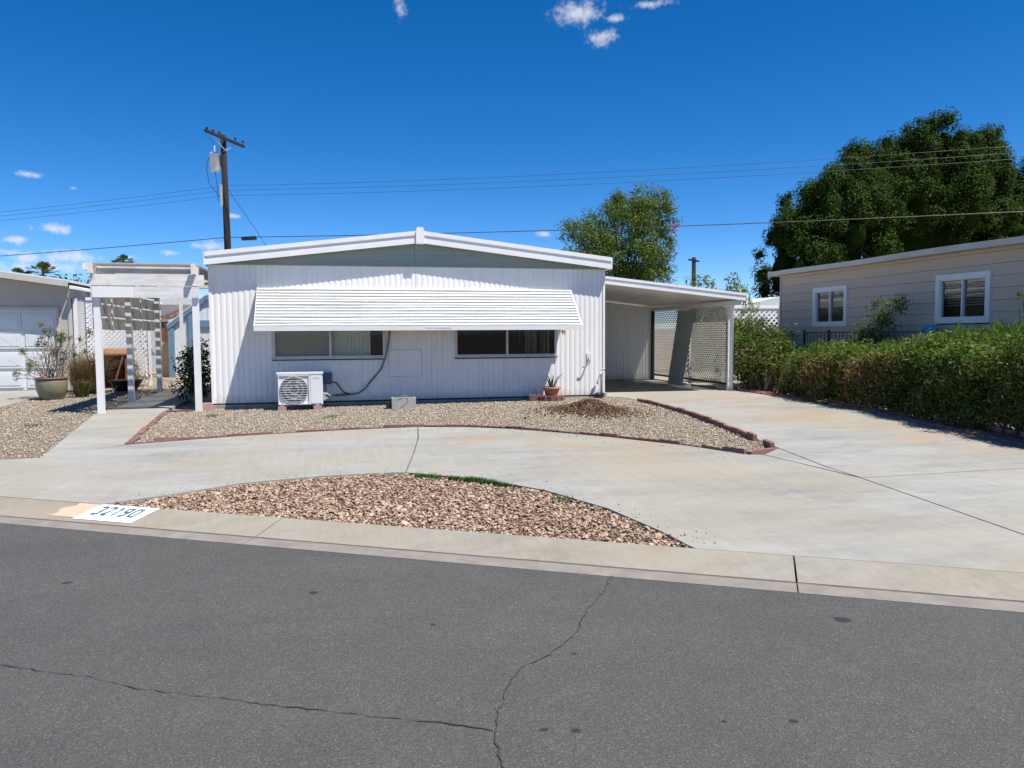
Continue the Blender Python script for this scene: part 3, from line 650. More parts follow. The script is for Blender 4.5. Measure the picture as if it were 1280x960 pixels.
# ------------------------------------------------------------------ the mobile home
HX0, HX1, HY, HZ0, HZ1 = -2.27, 5.13, 14.61, .24, 2.752
house = thing('mobile_home', 'white mobile home with corrugated siding, low gable roof and long slatted awning', 'house', (1.43, HY, .2))
def corr(mb, u0, u1, place, zf0, zf1, openings=(), per=.1, wv=.026, dp=.0075):
    n_ = max(2, int(round((u1-u0)/per*8))); us = []
    for i in range(n_+1):
        u = u0+(u1-u0)*i/n_; c_ = .5+.5*math.cos(2*math.pi*u/per); us.append((u, dp*c_**2.2))
    for (a, da), (b_, db) in zip(us, us[1:]):
        m_ = (a+b_)/2; iv = [(zf0, zf1)]
        for (o0, o1, p0, p1) in openings:
            if o0 < m_ < o1:
                nv = []
                for q0, q1 in iv:
                    if p0 > q0: nv.append((q0, min(q1, p0)))
                    if p1 < q1: nv.append((max(q0, p1), q1))
                iv = nv
        for q0, q1 in iv:
            if q1-q0 > .001: mb.add([place(a, da, q0), place(b_, db, q0), place(b_, db, q1), place(a, da, q1)], [(0, 1, 2, 3)])
W1 = (-1.20, .80, 1.062, 1.98); W2 = (2.135, 4.13, 1.055, 1.98)
edges = [HX0+.03, -1.05, .18, 1.41, 2.64, 3.87, HX1-.03]
for a, c in zip(edges, edges[1:]):
    cut = [o for o in (W1, W2) if o[0] < a and c < o[1]]
    for z0, z1 in ([(HZ0, cut[0][2]), (cut[0][3], HZ1)] if cut else [(HZ0, HZ1)]):
        b = MB(); corr(b, a+.002, c-.002, lambda u, d, z: (u, HY+d, z), z0, z1, () if cut else (W1, W2)); b.build('siding_panel', M['siding'], house)
for a in edges[1:-1]:   # lapped joint between two sheets
    for q0, q1 in ([(HZ0, HZ1)] if not any(o[0]-.03 < a < o[1]+.03 for o in (W1, W2)) else [(HZ0, 1.03), (2.0, HZ1)]):
        b = MB(); b.box(a-.012, a+.003, HY-.003, HY+.002, q0, q1); b.build('panel_joint', M['siding'], house)
b = MB(); b.box(HX0-.01, HX0+.035, HY-.012, HY+.05, HZ0, HZ1); b.build('corner_trim', M['white'], house)
b = MB(); b.box(HX1-.035, HX1+.01, HY-.012, HY+.05, HZ0, HZ1); b.build('corner_trim', M['white'], house)
HB = 28.0
b = MB(); corr(b, HY+.05, HB, lambda u, d, z: (HX0+d, u, z), HZ0, HZ1); b.build('side_wall', M['siding'], house)
b = MB(); corr(b, HY+.05, HB, lambda u, d, z: (HX1-d, u, z), HZ0, HZ1); b.build('side_wall', M['siding'], house)
b = MB(); b.box(HX0, HX1, HB, HB+.05, HZ0, 3.2); b.build('rear_wall', M['siding'], house)
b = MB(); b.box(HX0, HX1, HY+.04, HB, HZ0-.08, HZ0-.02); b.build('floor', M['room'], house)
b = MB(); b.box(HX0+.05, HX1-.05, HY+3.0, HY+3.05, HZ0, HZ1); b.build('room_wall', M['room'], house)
b = MB(); b.box(HX0-.06, -1.15, HY-.07, HY+.04, .05, .235); b.build('foundation', M['found'], house)
b = MB(); b.box(-1.14, HX1-.02, HY-.035, HY+.04, .05, .232); b.build('foundation', M['found'], house)
b = MB(); b.box(HX0, HX1, HY-.012, HY-.001, .235, .262); b.build('base_trim', M['darkmetal'], house)
# gable
OV_ = .165; RX = 1.47
def eave(x): # underside of the fascia
    return 2.725+(3.175-2.725)*(x-(-2.29))/(RX+2.29) if x < RX else 3.175+(2.742-3.175)*(x-RX)/(5.20-RX)
for side in (-1, 1):
    for k in range(5):
        z0 = 2.755+.105*k; z1 = z0+.103
        if side < 0:
            xa = -2.29+(z0-2.725-.02)/(.45)*3.76; xb = -2.29+(z1-2.725-.02)/(.45)*3.76; x1 = RX-.09
            if xa > x1-.1: continue
            q = [(max(xa, HX0), z0), (x1, z0), (x1, z1), (min(max(xb, HX0), x1-.05), z1)]
        else:
            xa = RX+(3.175+.02-z0)/.433*3.73; xb = RX+(3.175+.02-z1)/.433*3.73; x0 = RX-.085
            if xa < x0+.1: continue
            q = [(x0, z0), (min(xa, HX1), z0), (max(min(xb, HX1), x0+.05), z1), (x0, z1)]
        bb = MB(); n = 4
        f0, f1 = HY-.030, HY-.012
        bb.add([(q[0][0], f0, q[0][1]), (q[1][0], f0, q[1][1]), (q[2][0], f1, q[2][1]), (q[3][0], f1, q[3][1]), (q[0][0], HY+.02, q[0][1]), (q[1][0], HY+.02, q[1][1]), (q[2][0], HY+.02, q[2][1]), (q[3][0], HY+.02, q[3][1])],
               [(0,1,2,3),(4,7,6,5),(0,4,5,1),(1,5,6,2),(2,6,7,3),(3,7,4,0)])
        bb.build('gable_board', M['greymetal'], house)
b = MB(); b.box(HX0, HX1, HY-.040, HY-.001, HZ1-.012, HZ1+.008); b.build('gable_sill', M['greymetal'], house)
# roof and fascia
for x0, x1 in ((-2.30, RX), (RX, 5.21)):
    e0, e1 = eave(x0)+.13, eave(x1)+.13; b = MB()
    b.prism([(x0, e0), (x1, e1), (x1, e1+.075), (x0, e0+.075)], 'y', HY-OV_+.02, HB+.3); b.build('roof', M['asphroof'], house)
    fa = None
    for (lo, hi, pr_) in ((0., .085, 0.), (.085, .15, .010), (.15, .225, -.010)):
        a0, a1 = eave(x0), eave(x1); b = MB(); b.prism([(x0, a0+lo), (x1, a1+lo), (x1, a1+hi), (x0, a0+hi)], 'y', HY-OV_-.02+pr_, HY-OV_+.02)
        o = b.build('fascia' if fa is None else 'fascia_rib', M['white'], house if fa is None else fa)
        if fa is None: fa = o
b = MB(); b.prism([(RX-.075, 3.16), (RX+.075, 3.16), (RX+.075, 3.40), (RX+.055, 3.46), (RX-.055, 3.46), (RX-.075, 3.40)], 'y', HY-OV_-.05, HY-OV_+.1); b.build('ridge_cap', M['white'], house)
b = MB(); b.prism([(RX-.12, 3.375), (RX+.12, 3.375), (RX+.02, 3.42), (RX-.02, 3.42)], 'y', HY-OV_+.1, HB+.3); b.build('ridge_cap', M['white'], house)
for x0, x1 in ((-2.32, -2.30), (5.21, 5.23)):
    b = MB(); b.box(x0, x1, HY-OV_-.02, HB+.3, eave(x0)+.0, eave(x0)+.225); b.build('side_fascia', M['white'], house)
# windows
def window(W, kind):
    x0, x1, z0, z1 = W; xm = (x0+x1)/2+.01; t_ = .035
    b = MB(); y0, y1 = HY-.030, HY+.045
    b.box(x0-.01, x0+t_, y0, y1, z0, z1); b.box(x1-t_, x1+.01, y0, y1, z0, z1); b.box(x0+t_, x1-t_, y0, y1, z0, z0+t_); b.box(x0+t_, x1-t_, y0, y1, z1-t_, z1)
    wn_ = b.build('window', M['alum'], house)
    b = MB(); b.box(xm-.022, xm+.022, y0-.004, y1, z0+t_, z1-t_); b.build('mullion', M['alum'], wn_)
    b = MB(); b.box(x0-.03, x1+.03, HY-.05, HY-.03, z0-.022, z0+.004); b.build('sill', M['alum'], wn_)
    b = MB(); b.box(x0-.02, x1+.02, HY-.033, HY-.012, z0-.045, z0-.023); b.build('sill_shade_strip', M['darkmetal'], wn_)  # solid dark strip, paints the shade under the sill
    for a, c in ((x0+t_, xm-.022), (xm+.022, x1-t_)):
        b = MB(); b.add([(a, HY+.008, z0+t_), (c, HY+.008, z0+t_), (c, HY+.008, z1-t_), (a, HY+.008, z1-t_)], [(0, 1, 2, 3)]); b.build('pane', M['glass1' if kind == 1 else 'glass'], wn_)
    if kind == 1:
        b = MB(); b.add([(x0+t_, HY+.03, z0+t_), (xm-.02, HY+.03, z0+t_), (xm-.02, HY+.03, z1-t_), (x0+t_, HY+.03, z1-t_)], [(0, 1, 2, 3)]); b.build('screen', M['screen'], wn_)
        b = MB(); xs = np.linspace(xm+.03, x1-.26, 60)
        for i in range(59): b.add([(xs[i], HY+.10+.018*math.sin(i*1.05), z0-.02), (xs[i+1], HY+.10+.018*math.sin((i+1)*1.05), z0-.02), (xs[i+1], HY+.10+.018*math.sin((i+1)*1.05), z1), (xs[i], HY+.10+.018*math.sin(i*1.05), z1)], [(0, 1, 2, 3)])
        b.build('curtain', M['curtain'], wn_)
    else:
        for i, xx in enumerate((3.55, 3.60, 3.64, 3.69, 3.74, 3.86, 3.92, 4.0)):
            b = MB(); a_ = .5+.3*math.sin(i*2.1); b.bar((xx, HY+.12, z0-.02), (xx, HY+.12, z1), .05, .003, (math.cos(a_), math.sin(a_), 0)); b.build('blind_slat', M['curtain'], wn_)
        b = MB(); b.tube([(3.42, HY+.11, z0+.2), (3.42, HY+.11, z1)], .006, 5); b.build('blind_chain', M['alum'], wn_)
    return wn_
window(W1, 1); window(W2, 2)
# access panel, meter remains
b = MB(); b.box(.88, 1.48, HY-.012, HY+.001, .70, 1.19); ap = b.build('access_panel', M['siding'], house)
b = MB(); b.box(.865, .879, HY-.004, HY+.001, .69, 1.20); b.box(.88, 1.48, HY-.004, HY+.001, 1.1905, 1.2); b.box(.88, 1.48, HY-.004, HY+.001, .69, .6995); b.box(1.4805, 1.49, HY-.004, HY+.001, .69, 1.2); b.build('panel_gap', M['alum'], ap)
# small dark address strokes by the right window
b = MB(); b.prism([(4.245, 1.545), (4.285, 1.55), (4.280, 1.50), (4.268, 1.50), (4.268, 1.53), (4.245, 1.533)], 'y', HY-.012, HY-.002); b.build('wall_numeral', M['darkmetal'], house)
b = MB(); b.box(4.305, 4.318, HY-.012, HY-.002, 1.495, 1.55); b.build('wall_numeral', M['darkmetal'], house)
# awning: overlapping enamel slats, front bar, braces
aw = bpy.data.objects.new('awning', None); link(aw, house)
def wavy(src, xl, xr, n=18):
    out = MB(); jz = np.cumsum(rng.normal(0, .0018, n+1)); jz -= np.linspace(jz[0], jz[-1], n+1)
    for f_ in src.f:
        q = [src.v[i] for i in f_]
        for i in range(n):
            a0, a1 = xl+(xr-xl)*i/n, xl+(xr-xl)*(i+1)/n
            out.add([(a0, q[0][1], q[0][2]+jz[i]), (a1, q[1][1], q[1][2]+jz[i+1]), (a1, q[2][1], q[2][2]+jz[i+1]), (a0, q[3][1], q[3][2]+jz[i])], [(0, 1, 2, 3)])
    return out
AX0, AX1 = -1.44, 4.42; top = Vector((0, HY-.015, 2.345)); bot = Vector((0, HY-.745, 1.635)); NS = 13
dv = (bot-top)/NS; nrm = Vector((0, -abs(dv.z), abs(dv.y))).normalized() if False else Vector((0, dv.z, -dv.y)).normalized()
if nrm.y > 0: nrm = -nrm
for k in range(NS):
    a = top+dv*k; c = top+dv*(k+1.02); xl = AX0; xr = AX1
    p = [a-nrm*.014, a+(c-a)*.35+nrm*.010, c+nrm*.026, c+nrm*.020-dv*.14, c-nrm*.016]
    b = MB()
    for i in range(4):
        b.add([(xl, p[i].y, p[i].z), (xr, p[i].y, p[i].z), (xr, p[i+1].y, p[i+1].z), (xl, p[i+1].y, p[i+1].z)], [(0, 1, 2, 3)])
    b = wavy(b, xl, xr)
    b.build('slat', M['awn'], aw)
bar = MB().box(AX0-.012, AX1+.012, HY-.775, HY-.735, 1.555, 1.640).build('front_bar', M['awn'], aw)
for x in (AX0, AX1):
    b = MB(); b.prism([(top.y+.01, top.z+.01), (bot.y-.02, bot.z), (bot.y-.02, bot.z-.06), (top.y+.01, top.z-.10)], 'x', x-.014, x+.001 if x == AX0 else x+.014); b.build('end_trim', M['awn'], aw)
for x in (AX0+.1, .45, 2.4, AX1-.1):
    b = MB(); b.bar((x, HY-.74, 1.60), (x, HY-.01, 2.02), .02, .02); b.build('brace', M['alum'], aw)
b = MB(); x = 1.50
for wd_, gp in ((.02,.012),(.03,.012),(.03,.03),(.05,.01),(.05,.008),(.06,.012),(.055,.01),(.05,.01)):
    b.box(x, x+wd_, HY-.7775, HY-.7752, 1.588, 1.606); x += wd_+gp
b.build('faded_lettering', pm('faded_blue_print', (.42, .50, .55), (.5, .56, .6), 40, .7), bar)

# ------------------------------------------------------------------ things along the front wall
AC = thing('air_conditioner', 'white outdoor air conditioner condenser with round fan grille on pink blocks', 'air conditioner', (-.71, 14.04, .18))
b = MB(); b.box(-1.09, -.33, 13.90, 14.20, .265, .80); body = b.build('body', M['acwhite'], AC)
b = MB(); b.box(-1.105, -.318, 13.885, 14.215, .80, .832); b.build('top_cover', M['acwhite'], AC)
cx_, cz_ = -.815, .53; b = MB(); n = 40
b.lathe((0, 0, 0), [(.235, 0), (.235, .012)], n); b.add([(0, 0, .006)]+[(.235*math.cos(2*math.pi*j/n), .235*math.sin(2*math.pi*j/n), .006) for j in range(n)], [(0, j+1, (j+1) % n+1) for j in range(n)])
b.v = [(cx_+p[0], 13.899-p[2], cz_+p[1]) for p in b.v]; well = b.build('fan_shade_disc', M['acdark'], AC)  # flat dark disc, shade of the fan opening put into its colour
b = MB()
for k in range(3):
    a0 = k*2.094+.4; q = []
    for i in range(7):
        t_ = i/6; q.append((.05+.16*t_, a0+.15*t_, .010)); 
    for i in range(6):
        for (r1, aa, _), (r2, ab, _) in ((q[i], q[i+1]),):
            b.add([(cx_+r1*math.cos(aa), 13.891, cz_+r1*math.sin(aa)), (cx_+r2*math.cos(ab), 13.891, cz_+r2*math.sin(ab)), (cx_+r2*math.cos(ab+.75), 13.886, cz_+r2*math.sin(ab+.75)), (cx_+r1*math.cos(aa+.9), 13.886, cz_+r1*math.sin(aa+.9))], [(0, 1, 2, 3)])
b.build('fan_blades', M['acfan'], AC)
b = MB()
for k in range(11):
    z = cz_-.21+k*.042; hw = math.sqrt(max(.001, .235**2-(z-cz_)**2)); b.box(cx_-hw, cx_+hw, 13.868, 13.875, z-.005, z+.005)
for rr in (.075, .155, .238):
    b.tube([(cx_+rr*math.cos(2*math.pi*j/28), 13.876, cz_+rr*math.sin(2*math.pi*j/28)) for j in range(29)], .005, 5, False)
for a_ in range(6): b.bar((cx_+.05*math.cos(a_*1.047), 13.879, cz_+.05*math.sin(a_*1.047)), (cx_+.235*math.cos(a_*1.047), 13.879, cz_+.235*math.sin(a_*1.047)), .006, .006, (0, 1, 0))
b.build('fan_grille', M['acgrill'], AC)
b = MB(); b.box(-1.078, -1.066, 13.880, 13.899, .275, .79); b.box(-.562, -.548, 13.880, 13.899, .275, .79); b.box(-1.066, -.562, 13.880, 13.899, .776, .79); b.box(-1.066, -.562, 13.880, 13.899, .275, .29); b.build('grille_frame', M['acwhite'], AC)
b = MB(); b.box(-.530, -.345, 13.890, 13.899, .29, .785); pnl = b.build('service_panel', M['acwhite'], AC)
b = MB(); x = -.49
for wd_ in (.015, .012, .015, .012, .013, .012): b.box(x, x+wd_, 13.8885, 13.8898, .720, .740); x += wd_+.006
b.build('faded_badge', pm('badge_grey', (.45, .46, .47), None, 30, .6), pnl)
b = MB(); b.box(-.328, -.285, 13.98, 14.10, .33, .46); b.tube([(-.29, 14.02, .44), (-.25, 14.02, .44)], .018); b.tube([(-.29, 14.02, .36), (-.25, 14.02, .36)], .015); b.build('valve', M['alum'], AC)
for x in (-1.02, -.42): b = MB(); b.box(x-.03, x+.03, 13.88, 14.22, .245, .265); b.build('foot', M['alum'], AC)
for nm, x in (('left', -1.02), ('right', -.42)):
    o = MB().box(x-.07, x+.07, 13.87, 14.10, .15, .244).solo('support_block', M['pinkblock'], (x, 13.98, .15)); tag(o, 'pink block under the %s foot of the air conditioner' % nm, 'block', 'blocks under the air conditioner')
o = thing('disconnect_box', 'small blue grey electrical box on the wall beside the air conditioner', 'electrical box', (-.255, HY, .57))
b = MB(); b.box(-.335, -.180, HY-.10, HY-.005, .575, .785); b.build('box', M['boxblue'], o)
b = MB(); b.box(-.345, -.170, HY-.112, HY-.101, .69, .795); b.build('lid', M['boxblue'], o)
b = MB(); b.tube([(-.29, HY-.05, .575), (-.29, HY-.05, .42), (-.30, HY-.12, .36), (-.31, HY-.35, .34)], .014); b.build('conduit', M['greycable'], o)
o = MB().tube([(-.19, HY-.06, .62), (-.10, HY-.05, .60), (-.03, HY-.04, .50), (.05, HY-.04, .41), (.2, HY-.03, .37)], .011).solo('power_cable', M['cable'], (-.19, HY-.06, .62), True); tag(o, 'black cable drooping from the electrical box', 'cable')
pth = [(-.26, 14.02, .44), (-.2, 14.2, .38), (-.07, HY-.05, .355), (.12, HY-.03, .365), (.286, HY-.03, .39), (.42, HY-.03, .47), (.5, HY-.03, .58), (.62, HY-.03, .72), (.72, HY-.03, .84), (.79, HY-.03, 1.02), (.84, HY-.035, 1.2), (.87, HY-.04, 1.4), (.90, HY-.04, 1.62)]
o = MB().tube(pth, .016, 7).solo('refrigerant_pipe', M['greycable'], pth[0], True); tag(o, 'pale insulated refrigerant pipe running up to the left window', 'pipe')
p2 = [(x+.015, y-.015, z+.02+.01*math.sin(i*1.7)) for i, (x, y, z) in enumerate(pth[1:])]
o = MB().tube(p2, .008, 6).solo('control_wire', M['cable'], p2[0], True); tag(o, 'thin dark control wire strapped along the pale pipe', 'wire')
o = thing('cinder_block', 'grey concrete block lying on the gravel below the access panel', 'block', (1.06, 13.64, .185))
b = MB(); x0, x1, y0, y1, z0, z1 = .85, 1.27, 13.55, 13.75, .17, .37
b.box(x0, x1, y0, y0+.035, z0, z1); b.box(x0, x1, y1-.035, y1, z0, z1)
for xa, xb in ((x0, x0+.035), (1.06-.018, 1.06+.018), (x1-.035, x1)): b.box(xa, xb, y0+.035, y1-.035, z0, z1)
b.box(x0+.035, x1-.035, y0+.035, y1-.035, z0, z0+.02); b.build('block', M['block'], o)
b = MB(); b.tube([(.96, 13.54, .36), (1.05, 13.53, .43), (1.12, 13.54, .40), (1.14, 13.535, .34), (.95, 13.53, .19)], .004, 5); o = b.solo('loose_wire', M['greycable'], (.96, 13.54, .36)); tag(o, 'thin pale wire looped over the grey concrete block', 'wire')
o = MB().box(.76, .85, 13.60, 13.78, .17, .30).solo('dark_brick', M['darkmetal'], (.8, 13.7, .17)); tag(o, 'small black brick left of the grey concrete block', 'brick')
# potted agave on scalloped blocks
px_, py_ = 3.93, 14.22; gz_ = gz(px_, py_)
base = thing('plant_stand', 'ring of red scalloped edging blocks under the terracotta pot', 'edging', (px_, py_, gz_))
for k in range(7):
    a_ = math.pi*(.98+k*.17); o = bpy.data.objects.new('edging_piece', em4); o.location = (.20*math.cos(a_), .16*math.sin(a_), .0); o.scale = (.55, 1.2, .95); o.rotation_euler = (0, 0, a_+math.pi/2); link(o, base)
b = MB(); b.lathe((px_, py_, gz_), [(0, -.02), (.17, -.02), (.18, .085), (0, .085)], 16); b.build('fill', M['terra'], base)
pot = thing('terracotta_pot', 'terracotta pot with spiky green agave at the right end of the wall', 'potted plant', (px_, py_, gz_+.085))
b = MB(); z = gz_+.087; b.lathe((px_, py_, z), [(0, 0), (.115, 0), (.15, .12), (.175, .125), (.178, .165), (.155, .165), (.145, .13), (0, .13)], 22); b.build('pot', M['terra'], pot, True)
n = 26; a = rng.uniform(0, 6.28, n); V = []; 
for i in range(n):
    L = rng.uniform(.16, .34); sp_ = rng.uniform(.15, .7); c, s_ = math.cos(a[i]), math.sin(a[i]); zb = z+.12
    bx = np.array([-s_, c, 0])*.014; p0 = np.array([px_+c*.03, py_+s_*.03, zb]); p1 = p0+np.array([c*L*sp_*.5, s_*L*sp_*.5, L*.6]); p2_ = p0+np.array([c*L*sp_*1.1, s_*L*sp_*1.1, L])
    V += [p0-bx, p0+bx, p1+bx*.7, p2_, p1-bx*.7]
rawblades('agave', np.array(V), M['lf_olive'], pot)
ub = bpy.data.objects.new('edging_block', em4); ub.location = (3.60, 14.25, gz_+.0); ub.rotation_euler = (.1, 0, .2); ub.scale = (.8, 1.6, 1.2); C.objects.link(ub); tag(ub, 'loose dark red scalloped block left of the terracotta pot', 'edging')
# pipes on the right end of the wall
sp0 = thing('standpipe', 'bent galvanized standpipe beside the right corner of the house', 'pipe', (5.03, 14.46, .2))
b = MB(); b.tube([(5.02, 14.47, .15), (5.02, 14.47, .68), (5.03, 14.47, .75), (5.06, 14.47, .775), (5.09, 14.47, .765)], .022, 8); b.build('riser', M['alum'], sp0, True)
b = MB(); b.tube([(5.03, 14.46, .74), (4.98, 14.45, .66), (4.93, 14.44, .53), (4.925, 14.44, .48)], [.012, .014, .014, .020], 8); b.build('drain_arm', M['alum'], sp0, True)
b = MB(); b.lathe((4.94, 14.43, .19), [(0, 0), (.07, 0), (.075, .10), (.03, .13), (0, .13)], 14); b.build('valve_body', M['darkmetal'], sp0)
b = MB(); b.lathe((5.08, 14.45, .19), [(0, 0), (.045, 0), (.045, .12), (0, .14)], 12); b.build('cap', M['found'], sp0)
hk = thing('wall_hose_bib', 'short white bent pipe hooked on the corrugated wall', 'pipe', (4.75, HY, .9))
b = MB(); b.tube([(4.80, HY-.01, 1.0), (4.80, HY-.07, .985), (4.79, HY-.085, .95), (4.735, HY-.085, .84), (4.70, HY-.08, .815), (4.65, HY-.08, .82)], .013, 8); b.build('spout', M['greycable'], hk, True)
b = MB(); b.box(4.76, 4.85, HY-.018, HY-.002, .95, 1.09); b.build('plate', M['siding'], hk)
# dirt mound
mx_, my_ = 4.15, 12.55; mg = gz(mx_, my_)-.03
dm = thing('dirt_mound', 'heap of loose brown dirt spilled on the gravel near the pot', 'dirt pile', (mx_, my_, mg))
b = MB(); nr, na = 9, 26
b.v.append((mx_, my_, mg+.17))
for i in range(1, nr+1):
    for j in range(na):
        a_ = 2*math.pi*j/na; r_ = i/nr*(1+.14*math.sin(a_*3+1)+.1*math.sin(a_*5)); h = .17*math.exp(-(i/nr*1.75)**2)*(1+rng.normal(0, .12))
        b.v.append((mx_+r_*.62*math.cos(a_), my_+r_*.80*math.sin(a_), mg+h-(.03 if i == nr else 0)))
for j in range(na): b.f.append((0, 1+j, 1+(j+1) % na))
for i in range(nr-1):
    for j in range(na): b.f.append((1+i*na+j, 1+(i+1)*na+j, 1+(i+1)*na+(j+1) % na, 1+i*na+(j+1) % na))
b.build('soil', pm('damp_soil', (.105, .058, .036), (.055, .030, .020), 12, .95, bump=.8, bscale=30), dm, True)
q = rng.normal(0, 1, (3200, 2))*np.array([.42, .55]); rr = np.hypot(q[:, 0]/.62, q[:, 1]/.80); P = q+np.array([mx_, my_])
stuff(stones('crumbs', P, mg+.17*np.exp(-(rr*1.75)**2)+.02, rng.uniform(.008, .026, len(P)), M['dirtcrumb'], .8, 'o', dm))

# ------------------------------------------------------------------ carport
cp = thing('carport', 'white flat-roofed carport with cream lattice side joined to the house', 'carport', (6.7, 17, .232))
CY0, CY1 = 14.72, 24.0
def czb(x): return 2.47+(2.145-2.47)*(x-5.17)/(8.27-5.17)
b = MB(); b.prism([(5.15, czb(5.15)+.06), (8.27, czb(8.27)+.06), (8.27, czb(8.27)+.125), (5.15, czb(5.15)+.125)], 'y', CY0+.03, CY1); b.build('roof', M['white'], cp)
for k in range(10):   # roof pans seen from below
    x0 = 5.15+k*.312; b = MB(); x1 = x0+.302; b.prism([(x0, czb(x0)+.035), (x1, czb(x1)+.035), (x1, czb(x1)+.059), (x0, czb(x0)+.059)], 'y', CY0+.04, CY1-.02); b.build('roof_pan', M['white'], cp)
fa = None
for lo, hi, pr_ in ((0., .055, 0.), (.055, .105, .012), (.105, .155, -.008)):
    b = MB(); b.prism([(5.145, czb(5.145)+lo), (8.29, czb(8.29)+lo), (8.29, czb(8.29)+hi), (5.145, czb(5.145)+hi)], 'y', CY0-.02+pr_, CY0+.03)
    o = b.build('fascia' if fa is None else 'fascia_rib', M['white'], cp if fa is None else fa); fa = fa or o
b = MB(); b.box(8.275, 8.31, CY0-.02, CY1, czb(8.29)-.01, czb(8.29)+.155); b.build('gutter', M['white'], cp)
b = MB(); b.box(8.10, 8.20, CY0+.03, CY1, czb(8.2)-.09, czb(8.2)-.0); b.build('side_beam', M['white'], cp)
def corr_wall(y, x0, x1, z0, z1f): pass
b = MB(); corr(b, 5.14, 8.14, lambda u, d, z: (u, 19.30+d, z if z < 1 else czb(u)-.0), .27, 2.4, per=.09); b.build('back_wall', M['siding'], cp)
b = MB(); b.box(5.14, 8.14, 19.27, 19.34, .2, .27); b.build('back_sill', M['found'], cp)
b = MB(); b.box(8.09, 8.17, 19.24, 19.34, .232, czb(8.15)-.09); b.build('post', M['darkmetal'], cp)
for y_ in (15.24, 17.15):
    b = MB(); b.box(8.155, 8.215, y_-.03, y_+.03, .20, czb(8.18)-.09); b.build('post', M['white'], cp)
b = MB(); b.tube([(8.24, 15.2, .23), (8.24, 15.2, 2.02), (8.25, 15.17, 2.10), (8.29, 15.1, 2.14)], .03, 8); b.build('downspout', M['white'], cp, True)
def lattice(place, u0, u1, v0, v1, pitch, w_, t_, m, parent, name='lattice'):
    b = MB()
    for sg, off_ in ((1, 0.), (-1, t_)):
        step = pitch*math.sqrt(2); k = (u0-(v1 if sg > 0 else -v0)) if sg > 0 else u0+v0
        lo = u0-v1 if sg > 0 else u0+v0; hi = u1-v0 if sg > 0 else u1+v1
        c = lo+step*.5
        while c < hi:
            if sg > 0: a0 = max(u0, c+v0); a1 = min(u1, c+v1); p0 = (a0, a0-c); p1 = (a1, a1-c)
            else: a0 = max(u0, c-v1); a1 = min(u1, c-v0); p0 = (a0, c-a0); p1 = (a1, c-a1)
            if a1-a0 > .02:
                h = w_/2/math.sqrt(2)*1.0; dx, dy = h, -h*sg
                q = [(p0[0]-dx, p0[1]-dy), (p0[0]+dx, p0[1]+dy), (p1[0]+dx, p1[1]+dy), (p1[0]-dx, p1[1]-dy)]
                b.hexa([place(u, v, off_) for u, v in q]+[place(u, v, off_+t_) for u, v in q])
            c += step
    return stuff(b.build(name, m, parent))
for a_, c_ in ((15.29, 17.11), (17.20, 19.22)):
    lattice(lambda u, v, o_: (8.15+o_, u, v), a_, c_,   .40, czb(8.15)-.10, .070, .031, .004, M['cream'], cp)
    b = MB(); b.box(8.14, 8.17, a_, c_, .355, .40); b.build('bottom_rail', M['darkmetal'], cp)
    b = MB(); b.box(8.14, 8.17, a_, c_, .22, .262); b.build('base_rail', M['woodfence'], cp)
# leaning sheet
ls = thing('metal_sheet', 'dark green corrugated metal sheet leaning against the carport lattice', 'metal sheet', (7.87, 17.1, .232))
b = MB(); A0 = Vector((7.83, 17.60, .238)); A1 = Vector((7.83, 16.76, .238)); T0 = Vector((8.125, 17.66, 2.02)); T1 = Vector((8.125, 16.72, 2.0)); k = 27
pts = []
for i in range(k+1):
    t_ = i/k; o_ = Vector((-.012, 0, 0)) if i % 3 == 0 else Vector((0, 0, 0)); pts.append((A0.lerp(A1, t_)+o_, T0.lerp(T1, t_)+o_))
for (a_, c_), (d_, e_) in zip(pts, pts[1:]): b.add([a_, d_, e_, c_], [(0, 1, 2, 3)])
b.build('sheet', M['greensheet'], ls)
o = MB().lathe((7.86, 16.55, .232), [(0, 0), (.06, 0), (.055, .07), (.02, .09), (0, .09)], 12).solo('white_cup', M['white'], (7.86, 16.55, .232)); tag(o, 'small white cup on the floor by the green sheet', 'cup')
o = MB().box(7.2, 8.0, 18.1, 18.75, .236, .262).solo('pale_board', M['oldwhite'], (7.6, 18.4, .236)); tag(o, 'pale flat board on the carport floor near the back wall', 'board')
o = MB().lathe((8.36, 15.16, .235), [(0, 0), (.075, 0), (.08, .03), (.05, .065), (.02, .07), (0, .07)], 14).solo('black_cap', M['darkmetal'], (8.36, 15.16, .235)); tag(o, 'small round black cap on the ground at the carport post', 'cap')

# ------------------------------------------------------------------ pergola
pg = thing('pergola', 'weathered white wooden pergola over the garden path', 'pergola', (-3.25, 16.6, .19))
for i, (x, y, w_) in enumerate(((-4.03, 14.36, .10), (-2.46, 14.36, .10), (-4.06, 16.45, .10), (-4.03, 18.75, .10), (-2.46, 16.45, .10), (-2.46, 18.75, .10))):
    b = MB(); b.box(x-w_/2, x+w_/2, y-w_/2, y+w_/2, gz(x, y)-.05, 2.53 if x < -3 else 2.53); b.build('post', M['oldwhite'] if i > 1 else M['white'], pg)
for z0, z1, o_ in ((2.135, 2.325, 0.), (2.340, 2.53, .004)):
    b = MB(); b.box(-4.10, -2.30 if z0 > 2.3 else -2.38, 14.26+o_, 14.30+o_, z0, z1); b.build('front_beam', M['oldwhite'], pg)
b = MB(); b.box(-4.075, -3.45, 14.253, 14.2595, 2.14, 2.32); b.build('repaired_board', M['white'], pg)
for x in (-4.07, -2.45):
    b = MB(); b.box(x-.03, x+.03, 14.12, 19.0, 2.535, 2.70); b.build('rafter', M['oldwhite'], pg)
